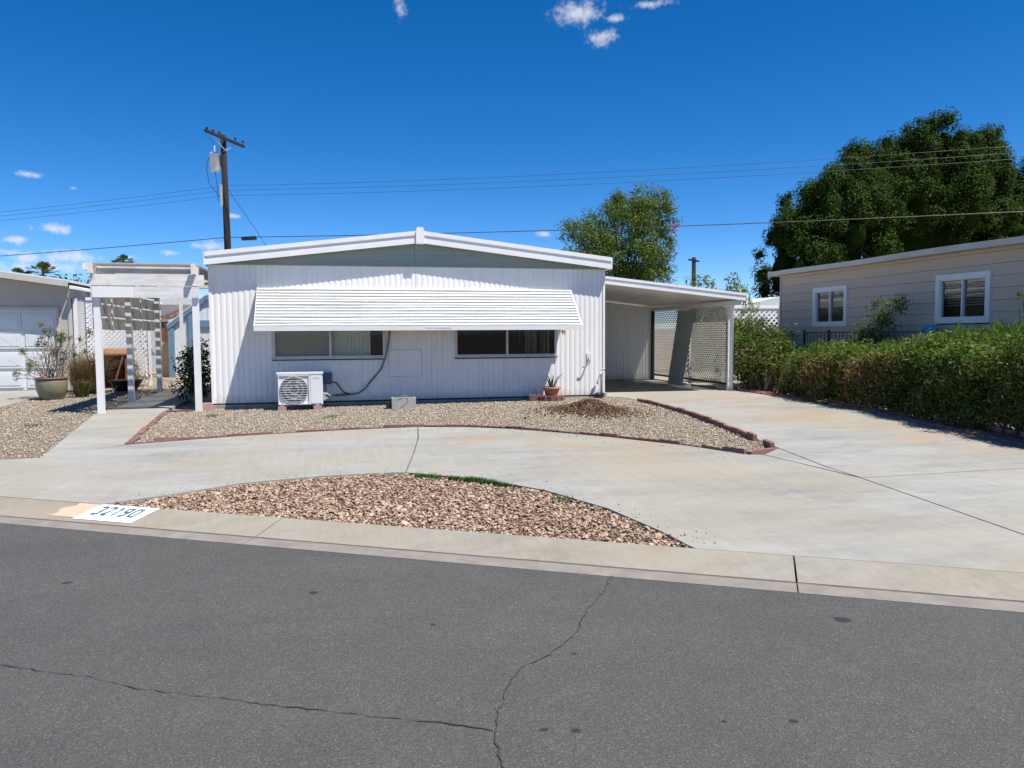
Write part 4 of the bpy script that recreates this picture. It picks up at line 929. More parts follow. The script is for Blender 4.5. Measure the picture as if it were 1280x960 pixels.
b = MB(); b.box(-4.16, -4.105, 14.10, 19.0, 2.59, 2.70); b.build('rafter', M['white'], pg)
for y in (14.45, 15.6, 16.75, 17.9, 18.95):
    b = MB(); b.box(-4.038, -2.482, y-.02, y+.02, 2.56, 2.675); b.build('cross_beam', M['oldwhite'], pg)
sm = MB().box(-.86, .86, -.022, .022, -.009, .009).mesh('slat', M['slatgrey'])
for k in range(67):
    o = bpy.data.objects.new('slat', sm); o.location = Vector((-3.27, 14.24+k*.071, 2.712))-pg.location; o.rotation_euler = (0, 0, rng.normal(0, .002)); link(o, pg)
for k in range(4):
    b = MB(); z0 = 1.60+k*.235; b.box(-4.128, -4.108, 14.42, 18.80, z0, z0+.205); b.build('screen_board', M['slatgrey'], pg)
for y in (15.5, 17.6):
    b = MB(); b.box(-4.107, -4.085, y-.03, y+.03, 1.58, 2.53); b.build('screen_batten', M['oldwhite'], pg)
b = MB(); b.bar((-4.08, 14.75, 2.40), (-4.08, 15.35, 1.60), .03, .05, (1, 0, 0)); b.build('brace', M['oldwhite'], pg)

# ------------------------------------------------------------------ foliage helpers
def branch(mb, a, b_, r0_, r1_, n=5, wob=.12):
    a = Vector(a); b_ = Vector(b_); L = (b_-a).length; pts = []; rs = []
    for i in range(n+1):
        t_ = i/n; p = a.lerp(b_, t_)+Vector(rng.normal(0, wob*L*.12, 3))*(1 if 0 < i < n else 0); p.z += L*.06*math.sin(math.pi*t_); pts.append(p); rs.append(r0_+(r1_-r0_)*t_)
    mb.tube(pts, rs, 6, False)
ic2 = bmesh.new(); bmesh.ops.create_icosphere(ic2, subdivisions=2, radius=1)
IV2 = np.array([v.co[:] for v in ic2.verts]); IF2 = np.array([[v.index for v in f_.verts] for f_ in ic2.faces]); ic2.free()
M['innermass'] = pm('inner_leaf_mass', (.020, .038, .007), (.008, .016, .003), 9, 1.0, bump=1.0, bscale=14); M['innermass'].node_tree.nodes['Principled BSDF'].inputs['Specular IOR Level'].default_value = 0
def boughs(base, n, r0_, r1_, shrink=.92):
    out = [(c, tuple(x*shrink for x in r)) for c, r in base]
    tot = sum(r[0]*r[2] for c, r in base)
    for c, r in base:
        pts = []
        for _ in range(400):
            d = unit(rng.normal(0, 1, (1, 3)))[0]; d[1] = -abs(d[1])*.9 if rng.random() < .8 else d[1]
            if d[2] < -.35: continue
            p = np.array(c)+d*np.array(r)*rng.uniform(.86, 1.02)
            if all(np.linalg.norm(p-q) > r0_*1.35 for q in pts): pts.append(p)
            if len(pts) >= max(2, n*r[0]*r[2]/tot): break
        for p in pts: q = rng.uniform(r0_, r1_); out.append((tuple(p), (q, q, q*rng.uniform(1.05, 1.65))))
    return [((c[0], c[1], c[2] if c[2] < 5.5 else 5.5+(c[2]-5.5)*.74), r) for c, r in out]
def tree(name, label, base, trunk_h, lobes, nclump, rcl, per, L, W, lm, group=None, tr=.22, upb=.3, core=0, extra=None, shell=.45, inner=0, squash=.78, stray=.45):
    t_ = thing(name, label, 'tree', base, group); base = np.array(base, float)
    cs, rs = [], []
    tot = sum(l[1][0]*l[1][1]+l[1][1]*l[1][2] for l in lobes)
    for c, r in lobes:
        k = max(3, int(nclump*(r[0]*r[1]+r[1]*r[2])/tot))
        d = unit(rng.normal(0, 1, (k, 3))); d[:, 2] = np.where(d[:, 2] < -.5, -d[:, 2], d[:, 2]); rad = rng.uniform(.66, 1.0, (k, 1))
        cs += list(np.array(c)+d*rad*np.array(r)); rs += list(rng.uniform(rcl[0], rcl[1], k))
    P_, N_ = clumps(cs, rs, per, squash, shell, upb)
    if core:
        for c, r in lobes:
            k = int(core*r[0]*r[1]*r[2]); q = np.clip(rng.normal(0, .36, (k, 3)), -.62, .62); P_ = np.concatenate([P_, np.array(c)+q*np.array(r)]); N_ = np.concatenate([N_, q])
    if inner:   # opaque twig-and-leaf mass inside every clump, so the crown stays dense
        c_ = np.array(cs); r_ = np.array(rs)[:, None, None]; V = IV2[None]*(1+rng.uniform(-.16, .16, (len(cs), len(IV2), 1)))*r_*.44*np.array([1, 1, squash])*(1. if inner == 1 else .8)+c_[:, None, :]
        for c, r in lobes: V = np.concatenate([V, (IV2*np.array(r)*(.46 if inner == 1 else .40)*(1+rng.uniform(-.10, .10, (len(IV2), 1)))+np.array(c))[None]])
        F = (IF2[None]+(np.arange(len(V))*len(IV2))[:, None, None]).reshape(-1, 3); stuff(raw('inner_foliage', V.reshape(-1, 3), F, M['innermass'], t_, nper=3))
    leaves('crown', P_, N_, L, W, lm, t_, stray=stray)
    b = MB(); topc = base+np.array([0, 0, trunk_h]); b.tube([base, base+np.array([.1, 0, trunk_h*.5]), topc], [tr, tr*.8, tr*.65], 9)
    for i in range(0, len(cs), max(1, len(cs)//24)): branch(b, topc+np.array([0, 0, rng.uniform(-.3, .3)*trunk_h*.3]), cs[i], tr*.30, .012)
    b.build('trunk', M['bark'], t_, True)
    if extra: extra(t_)
    return t_
# big dark ficus beyond the tan house
tree('ficus_tree', 'huge dense dark green tree towering behind the tan house', (23.5, 29, .2), 3.5,
     boughs([((23.0, 28, 5.0), (4.7, 3.6, 3.9)), ((19.3, 27.5, 4.0), (2.5, 2.4, 3.4)), ((23.8, 28, 7.4), (2.2, 2.2, 2.2)), ((27.2, 28, 5.8), (2.7, 2.6, 2.5)), ((30.2, 28.5, 4.3), (2.8, 2.8, 2.5)), ((21.0, 27.6, 6.4), (1.9, 1.9, 2.0)), ((25.9, 27.8, 8.2), (.8, .9, 1.3)), ((18.2, 27.2, 2.4), (1.7, 1.8, 2.4)), ((23.9, 27.8, 9.9), (.6, .7, .9)), ((25.9, 27.6, 9.2), (.55, .6, .7)), ((21.3, 27.4, 8.1), (.8, .9, .7)), ((19.3, 27.2, 6.6), (.7, .9, .8)), ((22.4, 27.6, 8.9), (.6, .6, .6)), ((18.0, 27.0, 4.6), (.7, .8, .9)), ((27.6, 27.6, 7.6), (.7, .8, .7))], 46, .75, 1.25),
     1150, (.22, .52), 1900, .095, .060, M['lf_big'], tr=.45, upb=.55, core=0, shell=.45, inner=1, squash=1.15, stray=.38)
# looser tree behind the carport
def redfl(t_):
    c = [(13.2, 29.1, 5.6), (13.3, 29.1, 5.8), (12.5, 29.0, 6.6)]; P_, N_ = clumps(c, [.13, .10, .08], 1500, 1.3); stuff(leaves('flowers', P_, N_, .08, .06, M['flower'], t_))
tree('leafy_tree', 'loose light green tree with a few red flowers behind the carport roof', (11.3, 30, .2), 2.0,
     [((11.2, 30, 5.0), (2.0, 1.8, 1.7)), ((9.9, 29.8, 4.6), (1.35, 1.4, 1.2)), ((12.6, 30, 5.9), (1.0, 1.1, 1.35)), ((11.4, 29.8, 6.0), (1.5, 1.3, 1.0)), ((12.5, 29.8, 4.4), (1.15, 1.2, 1.4)), ((9.4, 29.8, 5.5), (.8, .8, .5)), ((10.7,29.8,6.7),(.5,.5,.5)), ((13.0,29.8,6.8),(.5,.55,.6)), ((10.6,29.6,3.4),(2.0,1.2,1.1)), ((12.2,29.6,3.3),(1.4,1.2,1.0)), ((11.2,29.2,4.4),(1.7,1.,1.0)), ((9.2,29.6,3.9),(.9,.9,.8)), ((11.9,29.8,6.9),(.4,.4,.4))],
     300, (.24, .55), 900, .12, .045, M['lf_mid'], tr=.16, upb=.3, core=60, extra=redfl, shell=.85)
def shrub(name, label, base, lobes, nclump, rcl, per, L, W, lm, group=None, upb=.3, core=0, cat='shrub', twigs=12, hang=0., extra=None, shell=.5):
    t_ = thing(name, label, cat, base, group); cs, rs = [], []; tot = sum(l[1][0]*l[1][2] for l in lobes)
    for c, r in lobes:
        k = max(2, int(nclump*r[0]*r[2]/tot)); d = unit(rng.normal(0, 1, (k, 3))); cs += list(np.array(c)+d*rng.uniform(.45, 1, (k, 1))*np.array(r)); rs += list(rng.uniform(*rcl, k))
    P_, N_ = clumps(cs, rs, per, .9, shell, upb)
    if core:
        for c, r in lobes: k = int(core*r[0]*r[1]*r[2]); q = rng.normal(0, .45, (k, 3)); P_ = np.concatenate([P_, np.array(c)+q*np.array(r)]); N_ = np.concatenate([N_, q])
    keep = P_[:, 2] > base[2]+.02; leaves('foliage', P_[keep], N_[keep], L, W, lm, t_, hang)
    b = MB()
    for i in range(0, len(cs), max(1, len(cs)//twigs)): branch(b, np.array(base)+np.append(rng.normal(0, .05, 2), 0), cs[i], .02, .006, 4)
    b.build('stems', M['twig'], t_)
    if extra: extra(t_, cs)
    return t_
for (x, y, z, r_, lab) in ((11.9, 24.3, 2.55, .8, 'left'), (13.05, 24.4, 2.4, .75, 'right')):
    shrub('tall_shrub', 'yellow green tall shrub peeking over the %s of the carport roof end' % ('middle' if lab == 'left' else 'right'), (x, y, .2), [((x, y, z), (r_, .7, .95)), ((x, y, 1.2), (r_*.8, .7, 1.0))], 40, (.2, .4), 700, .16, .05, M['lf_yel'], 'tall shrubs behind the carport')
# left bush by the carport post, and the long clipped hedge
def browning(centers, n, L, W):
    def f(t_, cs): 
        P_, N_ = clumps(centers, [c for c in rng.uniform(.18, .34, len(centers))], n); leaves('dry_leaves', P_, N_, L, W, M['lf_brown'], t_)
        b = MB()
        for c in centers:
            for _ in range(4): branch(b, (c[0]+rng.normal(0, .1), c[1]+rng.normal(0, .1), .2), np.array(c)+rng.normal(0, .22, 3), .010, .004, 4)
        b.build('dry_stems', M['twig'], t_)
    return f
shrub('oleander_bush', 'rounded oleander bush with dry brown patch beside the carport post', (9.2, 15.9, .23), [((9.15, 15.7, 1.05), (.75, .95, .62)), ((9.3, 16.6, 1.2), (.8, .8, .6)), ((9.1, 15.3, .55), (.6, .7, .4)), ((9.1, 17.0, 1.4), (.55, .5, .45)), ((8.95, 14.9, .8), (.5, .5, .5))], 170, (.16, .36), 1900, .105, .026, M['lf_hedge'], upb=.5, core=900, extra=browning([(8.75, 14.75, 1.0), (8.7, 15.0, .8), (8.8, 14.6, .55), (8.7, 14.9, .45), (8.9, 14.5, .8), (8.75, 15.3, 1.0)], 900, .10, .026), twigs=30)
shrub('background_bush', 'bright green bush between the carport and the tan house', (10.2, 19.0, .23), [((9.9, 18.6, 1.25), (.6, .8, .7)), ((10.7, 19.6, 1.2), (.75, .8, .62))], 60, (.16, .32), 1200, .11, .04, M['lf_young'], upb=.5, core=300)
hg = thing('hedge', 'long clipped green oleander hedge in front of the tan house', 'hedge', (8.9, 9.5, .2))
yy = rng.uniform(4.6, 13.9, 1); HN = 900
def hx(y): return np.interp(y, [4.6, 7.3, 8.5, 10.5, 13.9], [8.25, 8.45, 8.68, 8.95, 9.05])
def htop(y): return np.interp(y, [4.6, 8.0, 9.3, 10.3, 11.2, 12.0, 13.0, 13.6, 13.9], [1.50, 1.47, 1.37, 1.24, 1.14, 1.10, 1.12, .96, .62])
cy = rng.uniform(4.6, 13.85, HN); f = rng.random(HN); side = rng.random(HN)
cx = hx(cy)+np.where(side < .62, rng.normal(-.42, .07, HN), rng.uniform(-.45, .5, HN)); ht = htop(cy)
cz = np.where(side < .62, .25+(ht-.35)*rng.random(HN)**.85, ht-rng.uniform(.02, .2, HN)+.05*np.sin(cy*7))
rad = rng.uniform(.08, .27, HN); cx = cx-.10*np.sin(cy*3.3+1)*np.sin(cy*1.3)-.06*np.sin(cz*9+cy*5); cz = cz+np.where(side >= .62, .09*np.sin(cy*2.7)+.07*np.sin(cy*6.1), 0); P_, N_ = clumps(np.stack([cx, cy, cz], 1), rad, 2600, 1., .7, .55)
newg = (P_[:, 2] > np.interp(P_[:, 1], [4, 14], [1.22, .98])+.08*np.sin(P_[:, 1]*5)) & (rng.random(len(P_)) < .75)
dry = (P_[:, 1] > 10.6) & (P_[:, 2] < 1.12) & (np.sin(P_[:, 1]*4.1)+np.sin(P_[:, 1]*9+P_[:, 2]*6) > -.2) & (rng.random(len(P_)) < .6)
dry |= (P_[:, 1] < 10.6) & (np.sin(P_[:, 1]*2.3+1)+np.sin(P_[:, 2]*7+P_[:, 1]*3) > 1.1) & (rng.random(len(P_)) < .10)
dry |= (P_[:, 1] > 9.8) & (P_[:, 1] < 11.2) & (rng.random(len(P_)) < .10)
keepm = (P_[:, 1] < 10.6) | (rng.random(len(P_)) < .62); P_, N_, newg, dry = P_[keepm], N_[keepm], newg[keepm], dry[keepm]
leaves('foliage', P_[~newg & ~dry], N_[~newg & ~dry], .085, .022, M['lf_hedge'], hg)
leaves('new_growth', P_[newg], N_[newg]+np.array([-.2, 0, .6]), .10, .022, M['lf_young'], hg)
leaves('dry_leaves', P_[dry], N_[dry], .085, .024, M['lf_brown'], hg)
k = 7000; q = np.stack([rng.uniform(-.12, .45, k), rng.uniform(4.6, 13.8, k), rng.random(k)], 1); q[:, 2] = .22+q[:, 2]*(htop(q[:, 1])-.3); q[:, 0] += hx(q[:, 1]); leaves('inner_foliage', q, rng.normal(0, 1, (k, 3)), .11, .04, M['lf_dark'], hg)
# upright shoots along the top
k = 620; sy = rng.uniform(4.7, 13.4, k); sx_ = hx(sy)+rng.uniform(-.45, .35, k); sh = rng.uniform(.06, .24, k); Pn = []
for i in range(k):
    for j in range(7): Pn.append((sx_[i]+rng.normal(0, .025), sy[i]+rng.normal(0, .025), htop(sy[i])-.02+sh[i]*rng.random()))
Pn = np.array(Pn); leaves('shoots', Pn, rng.normal(0, 1, Pn.shape)*np.array([1, 1, .15]), .11, .018, M['lf_young'], hg, -1.6)
b = MB()
for y in np.arange(4.8, 13.8, .22):
    for _ in range(2): branch(b, (hx(y)+rng.normal(-.15, .1), y, .18), (hx(y)+rng.normal(-.25, .18), y+rng.normal(0, .2), htop(y)-.15), .014, .005, 4)
b.build('stems', M['twig'], hg)

# ------------------------------------------------------------------ right neighbour: tan lap-sided house
NX, NY0, NY1 = 10.5, 2.0, 16.95
nb = thing('tan_house', 'tan lap-sided house with white-trimmed windows on the right', 'house', (NX+3, 10, .23))
NW = [(14.43, 15.62, 1.60, 2.47), (10.74, 11.93, 1.62, 2.48)]
bh = .197; z = .42
while z < 2.84:
    z1 = min(z+bh, 2.86); iv = [(NY0, NY1)]
    for (a_, c_, p0, p1) in NW:
        if z1 > p0+.02 and z < p1-.02:
            nv = []
            for q0, q1 in iv:
                if q0 < a_ < q1: nv.append((q0, a_)); nv.append((c_, q1))
                elif not (a_ <= q0 < c_): nv.append((q0, q1))
            iv = nv
    iv = [(q0, q1, z, z1) for q0, q1 in iv]
    for (a_, c_, p0, p1) in NW:
        if z1 > p0+.02 and z < p1-.02:
            if z < p0-.02: iv.append((a_, c_, z, p0))
            if z1 > p1+.02: iv.append((a_, c_, p1, z1))
    for q0, q1, zl, zh in iv:
        t0, t1 = (zl-z)/bh, (zh-.004-z)/bh; fl, fh = NX-.022+.018*t0, NX-.022+.018*t1
        b = MB(); b.hexa([(fl, q0, zl), (NX+.05, q0, zl), (NX+.05, q1, zl), (fl, q1, zl), (fh, q0, zh-.004), (NX+.05, q0, zh-.004), (NX+.05, q1, zh-.004), (fh, q1, zh-.004)]); b.build('siding_board', M['tan'], nb)
    for q0, q1 in ():
        b = MB(); b.hexa([(NX-.022, q0, z), (NX+.05, q0, z), (NX+.05, q1, z), (NX-.022, q1, z), (NX-.004, q0, z1-.004), (NX+.05, q0, z1-.004), (NX+.05, q1, z1-.004), (NX-.004, q1, z1-.004)]); b.build('siding_board', M['tan'], nb)
    z += bh
b = MB(); b.box(NX-.0, NX+.05, NY0, NY1, .15, .42); b.build('skirting', M['tan'], nb)
b = MB(); b.box(NX-.028, NX+.06, NY1, NY1+.06, .2, 2.86); b.build('corner_trim', M['tan'], nb)
b = MB(); b.box(NX+.05, NX+7.2, NY1-.02, NY1+.03, .2, 2.85); b.build('end_wall', M['tan'], nb)
b = MB(); b.box(NX+7.2, NX+7.25, NY0, NY1, .2, 2.85); b.build('far_wall', M['tan'], nb)
b = MB(); b.box(NX+.05, NX+7.2, NY0-.03, NY0, .2, 2.85); b.build('end_wall', M['tan'], nb)
b = MB(); b.box(NX+.05, NX+7.2, NY0, NY1-.02, .2, .5); b.build('floor', M['room'], nb)
b = MB(); b.box(NX+.05, NX+7.2, NY0, NY1-.02, 2.80, 2.83); b.build('ceiling', M['room'], nb)
b = MB(); b.box(NX+1.6, NX+1.65, NY0, NY1-.02, .5, 2.8); b.build('room_wall', M['room'], nb)
for a_, c_, o_ in ((NX-.22, NX+3.6, 1), (NX+3.6, NX+7.4, -1)):
    za, zc = (2.86, 3.28) if o_ > 0 else (3.28, 2.86); b = MB(); b.prism([(a_, za), (c_, zc), (c_, zc+.06), (a_, za+.06)], 'y', NY0-.2, NY1+.22); b.build('roof', M['asphroof'], nb)
b = MB(); n = 24
for i in range(n):
    y0 = NY0-.22+(NY1+.46-NY0)*i/n; y1 = NY0-.22+(NY1+.46-NY0)*(i+1)/n; z0, z1 = 2.838+.008*math.sin(i*.9), 2.838+.008*math.sin((i+1)*.9)
    b.hexa([(NX-.26, y0, z0), (NX-.222, y0, z0), (NX-.222, y1, z1), (NX-.26, y1, z1), (NX-.26, y0, z0+.105), (NX-.222, y0, z0+.105), (NX-.222, y1, z1+.105), (NX-.26, y1, z1+.105)])
b.build('eave_fascia', M['tantrim'], nb)
b = MB(); b.box(NX-.222, NX-.004, NY0-.2, NY1+.2, 2.84, 2.858); b.build('soffit', M['tan'], nb)
b = MB(); b.prism([(NX-.26, 2.83), (NX+3.6, 3.26), (NX+3.6, 3.36), (NX-.26, 2.945)], 'y', NY1+.222, NY1+.25); b.build('rake_fascia', M['tantrim'], nb)
for (a_, c_, z0, z1) in NW:
    b = MB(); t_ = .09; X0, X1 = NX-.055, NX+.03
    b.box(X0, X1, a_, a_+t_, z0, z1); b.box(X0, X1, c_-t_, c_, z0, z1); b.box(X0, X1, a_+t_, c_-t_, z0, z0+t_); b.box(X0, X1, a_+t_, c_-t_, z1-t_, z1); wn_ = b.build('window', M['winwhite'], nb)
    b = MB(); i0, i1, j0, j1 = a_+t_, c_-t_, z0+t_, z1-t_; s_ = .022; ym = (i0+i1)/2
    b.box(X0+.02, X1, i0, i0+s_, j0, j1); b.box(X0+.02, X1, i1-s_, i1, j0, j1); b.box(X0+.02, X1, i0+s_, i1-s_, j0, j0+s_); b.box(X0+.02, X1, i0+s_, i1-s_, j1-s_, j1); b.box(X0+.015, X1, ym-.014, ym+.014, j0+s_, j1-s_); b.build('sash', M['winwhite'], wn_)
    for p0, p1 in ((i0+s_, ym-.014), (ym+.014, i1-s_)):
        b = MB(); b.add([(NX+.005, p0, j0+s_), (NX+.005, p1, j0+s_), (NX+.005, p1, j1-s_), (NX+.005, p0, j1-s_)], [(0, 1, 2, 3)]); b.build('pane', M['glassn'], wn_)
    for k in range(14):
        zz = j1-.05-k*.045
        if zz < j0+.19: break
        b = MB(); b.bar((NX+.09, i0, zz), (NX+.09, i1-.02*(k % 3), zz), .034, .003, (.5, 0, 1)); b.build('blind_slat', M['curtain'], wn_)
# iron fence, seats and sapling on the neighbour's patio
fn = thing('iron_fence', 'low black wrought iron fence behind the hedge', 'fence', (9.75, 12.5, .2))
for z in (1.475, .95, .5):
    b = MB(); b.box(9.735, 9.765, 9.2, 14.85, z-.012, z+.012); b.build('rail', M['iron'], fn)
bm_ = MB().tube([(0, 0, .3), (0, 0, 1.46)], .009, 6).mesh('baluster', M['iron'])
for i in range(47):
    o = bpy.data.objects.new('baluster', bm_); o.location = Vector((9.75, 9.26+i*.119, 0))-fn.location; link(o, fn)
for y in (9.2, 11.08, 12.96, 14.0, 14.85):
    b = MB(); b.box(9.73, 9.77, y-.02, y+.02, .2, 1.53); b.build('post', M['iron'], fn)
sb = thing('patio', 'raised concrete patio along the tan house', 'patio', (10.1, 12, .2)); MB().box(9.82, NX-.03, 9.0, 15.5, .15, .42).build('slab', M['walk'], sb)
def adiron(name, label, mat, y, x, zt):
    t_ = thing(name, label, 'chair', (x, y, .42))
    for k in range(6):
        yy_ = y-.22+k*.088; h = zt-.10*abs(k-2.5)/2.5; b = MB(); b.hexa([(x-.02, yy_-.038, .72), (x+.0, yy_-.038, .72), (x, yy_+.038, .72), (x-.02, yy_+.038, .72), (x+.14, yy_-.04, h), (x+.16, yy_-.04, h), (x+.16, yy_+.04, h), (x+.14, yy_+.04, h)]); b.build('back_slat', M[mat], t_)
    b = MB(); b.box(x-.5, x, y-.25, y+.25, .74, .77); b.build('seat', M[mat], t_)
    for sy_ in (-.28, .28):
        b = MB(); b.box(x-.55, x+.05, y+sy_-.05, y+sy_+.05, .98, 1.005); b.build('armrest', M[mat], t_)
        for sx_2 in (-.5, .0): b = MB(); b.box(x+sx_2-.03, x+sx_2+.03, y+sy_-.015, y+sy_+.015, .42, .98); b.build('leg', M[mat], t_)
adiron('slatted_chair', 'bright blue slatted garden chair above the hedge', 'chairblue', 11.85, 10.15, 1.62)
adiron('slatted_chair', 'light green slatted garden chair behind the hedge', 'chairgreen', 13.1, 10.15, 1.52)
shrub('sapling', 'feathery young green tree in front of the tan siding', (9.95, 12.85, .42), [((9.95, 12.8, 1.5), (.40, .42, .38)), ((9.95, 12.6, 1.85), (.32, .34, .26)), ((9.95, 13.1, 1.4), (.36, .36, .28)), ((9.95, 12.4, 2.0), (.28, .28, .14))], 60, (.10, .22), 1900, .075, .020, M['lf_young'], upb=.4, cat='sapling', shell=.9)
shrub('sapling', 'twig of a small green shrub at the right frame edge on tan siding', (9.9, 9.4, .42), [((9.9, 9.50, 2.0), (.16, .12, .14))], 7, (.05, .10), 1500, .06, .018, M['lf_hedge'], cat='sapling', shell=.9)

# ------------------------------------------------------------------ left neighbour: garage, lattice, planting
gl = thing('garage_house', 'beige neighbouring house with pale garage door at far left', 'house', (-11, 24, .21))
GY = 20.5
b = MB(); b.prism([(-6.62, .2), (-6.34, .2), (-6.34, 2.66), (-6.62, 2.70)], 'y', GY, GY+.12); b.build('wall_pier', M['beige'], gl)
b = MB(); b.prism([(-16, 2.19), (-6.62, 2.19), (-6.62, 2.70), (-11.3, 3.33), (-16, 2.75)], 'y', GY, GY+.12); b.build('gable_wall', M['beige'], gl)
for x in (-9.85, -8.5, -7.45): b = MB(); b.box(x-.006, x+.006, GY-.004, GY, 2.2, 2.70+(-6.62-x)*.13); b.build('panel_joint', M['tantrim'], gl)
b = MB(); b.box(-16, -11.4, GY, GY+.12, .2, 2.19); b.build('wall_pier', M['beige'], gl)
b = MB(); b.box(-11.4, -6.60, GY-.03, GY+.0, 2.135, 2.19); b.box(-6.66, -6.60, GY-.03, GY, .2, 2.135); b.build('door_trim', M['tantrim'], gl)
b = MB(); b.box(-6.40, -6.33, GY-.02, GY+.14, .2, 2.64); b.build('corner_trim', M['tantrim'], gl)
gd = MB().box(-11.35, -6.62, GY+.07, GY+.10, .2, 2.135).build('garage_door', M['gardoor'], gl)
for r_ in range(4):
    for c_ in range(6):
        x0 = -11.3+c_*.785; z0 = .26+r_*.47; b = MB(); b.box(x0, x0+.70, GY+.052, GY+.0695, z0, z0+.36); b.box(x0+.06, x0+.64, GY+.044, GY+.0515, z0+.06, z0+.30); b.build('door_panel', M['gardoor'], gd)
for r_ in range(1, 4): b = MB(); z0 = .215+r_*.47; b.box(-11.35, -6.62, GY+.060, GY+.0698, z0, z0+.008); b.build('section_gap', M['tantrim'], gd)
def gzr(x): return 2.70+(-6.30-x)*.142 if x > -11.3 else 3.41-(-11.3-x)*.142
for x0, x1 in ((-6.28, -11.3), (-11.3, -16.3)):
    b = MB(); b.prism([(x0, gzr(x0)+.07), (x1, gzr(x1)+.07), (x1, gzr(x1)+.13), (x0, gzr(x0)+.13)], 'y', GY-.32, 30); b.build('roof', M['asphroof'], gl)
    b = MB(); b.prism([(x0, gzr(x0)-.04), (x1, gzr(x1)-.04), (x1, gzr(x1)+.10), (x0, gzr(x0)+.10)], 'y', GY-.36, GY-.322); b.build('fascia', M['tantrim'], gl)
b = MB(); b.box(-16, -6.36, 29.9, 30, .2, 2.6); b.box(-16.05, -16, GY, 30, .2, 2.6); b.build('rear_walls', M['beige'], gl)
ln = thing('lattice_screen', 'tall white lattice screen along the side of the beige garage', 'lattice', (-6.25, 25, .23))
b = MB(); b.box(-6.32, -6.24, GY-.1, 29.6, 2.40, 2.62); b.build('top_beam', M['beige'], ln)
b = MB(); b.prism([(-6.28, 2.62), (-6.16, 2.60), (-6.16, 2.66), (-6.28, 2.70)], 'y', GY-.25, 29.6); b.build('eave_strip', M['white'], ln)
lattice(lambda u, v, o_: (-6.27+o_, u, v), 20.62, 29.5, .30, 2.40, .075, .042, .007, M['lattice'], ln)
for y in (20.56, 22.7, 25, 27.2, 29.5): b = MB(); b.box(-6.30, -6.23, y-.04, y+.04, .2, 2.40); b.build('post', M['white'], ln)
lattice(lambda u, v, o_: (u, 21.2+o_, v), -6.22, -4.80, .30, 2.38, .085, .042, .007, M['lattice'], ln)
b = MB(); b.box(-6.22, -4.76, 21.18, 21.24, 2.38, 2.46); b.box(-4.80, -4.74, 21.18, 21.24, .2, 2.38); b.build('panel_frame', M['white'], ln)
b = MB(); b.bar((-6.18, 26.3, 1.75), (-6.10, 27.6, .85), .03, .12, (1, 0, 0)); o = b.solo('leaning_board', M['white'], (-6.1, 27.6, .85)); tag(o, 'white plank slanting against the lattice screen', 'board')
# planter with leggy shrub
pp = thing('planter_pot', 'large green glazed pot with leggy half-bare shrub', 'potted plant', (-5.9, 17.7, .19))
b = MB(); b.lathe((-5.9, 17.7, .185), [(0, 0), (.19, 0), (.22, .02), (.285, .19), (.30, .36), (.29, .43), (.265, .43), (.255, .36), (0, .36)], 28); b.build('pot', M['potgreen'], pp, True)
b = MB(); b.lathe((-5.9, 17.7, .185), [(.292, .415), (.312, .42), (.312, .45), (.26, .45), (.26, .415)], 28); b.build('rim', M['potrim'], pp, True)
b = MB(); b.lathe((-5.9, 17.7, .185), [(0, .385), (.257, .385)], 20); b.build('potting_soil', M['soil'], pp)
b = MB(); tips = []
tip_list = [(-.62,.1,.80),(-.72,-.05,.50),(-.62,0,1.15),(-.25,.05,1.75),(-.12,0,1.60),(-.30,.1,1.45),(.28,0,1.50),(.22,.1,1.42),(.36,-.1,1.38),(.55,0,1.25),(.85,.05,1.60),(.95,0,1.55),(.7,.1,1.1),(-.50,.0,.68),(-.8,0,.62),(.1,.1,1.2),(.0,-.1,1.3),(.45,.1,1.05),(-.4,.1,1.3),(.6,-.1,1.45)]
for (dx, dy, dz) in tip_list:
    a_ = np.array((-5.9+rng.normal(0, .09), 17.7+rng.normal(0, .08), .56)); e_ = np.array((-5.9+dx*.82, 17.7+dy*3, .19+dz*.88)); branch(b, a_, e_, .014, .005, 5, .25); tips.append(e_)
    for _ in range(2): m_ = a_+(e_-a_)*rng.uniform(.45, .8); q = m_+np.array((rng.normal(0, .14), rng.normal(0, .1), rng.uniform(.08, .25))); branch(b, m_, q, .007, .003, 3); tips.append(q) if rng.random() < .35 else None
for _ in range(34):
    a_ = np.array((-5.9+rng.normal(0, .12), 17.7+rng.normal(0, .1), .56)); branch(b, a_, a_+np.array((rng.normal(0, .22), rng.normal(0, .15), rng.uniform(.4, .95))), .008, .003, 4, .2)
b.build('branches', M['twig'], pp)
P_, N_ = clumps(tips, rng.uniform(.05, .11, len(tips)), 7000, 1.2, .9); leaves('foliage', P_, N_, .055, .018, M['lf_olive'], pp)
tl2 = [tips[i] for i in range(0, len(tips), 2)]; P_, N_ = clumps(tl2, [.07]*len(tl2), 5000, 1.2, .9); leaves('green_leaves', P_, N_, .06, .018, M['lf_mid'], pp)
def grassclump(name, label, x, y, n, h, spread, mat, cat='ornamental grass'):
    t_ = thing(name, label, cat, (x, y, gz(x, y))); a = rng.uniform(0, 6.28, n); L = h*rng.uniform(.5, 1.15, n); sp_ = spread*rng.uniform(.1, 1, n); V = []
    for i in range(n):
        c, s_ = math.cos(a[i]), math.sin(a[i]); p0 = np.array((x+c*.12*rng.random(), y+s_*.12*rng.random(), gz(x, y)-.02)); bx = np.array((-s_, c, 0))*.0045
        p1 = p0+np.array((c*sp_[i]*.35, s_*sp_[i]*.35, L[i]*.62)); p2_ = p0+np.array((c*sp_[i]*.95, s_*sp_[i]*.95, L[i]*(.98-.25*sp_[i]/spread)))
        V += [p0-bx, p0+bx, p1+bx, p2_, p1-bx]
    rawblades('blades', np.array(V), M[mat], t_); return t_
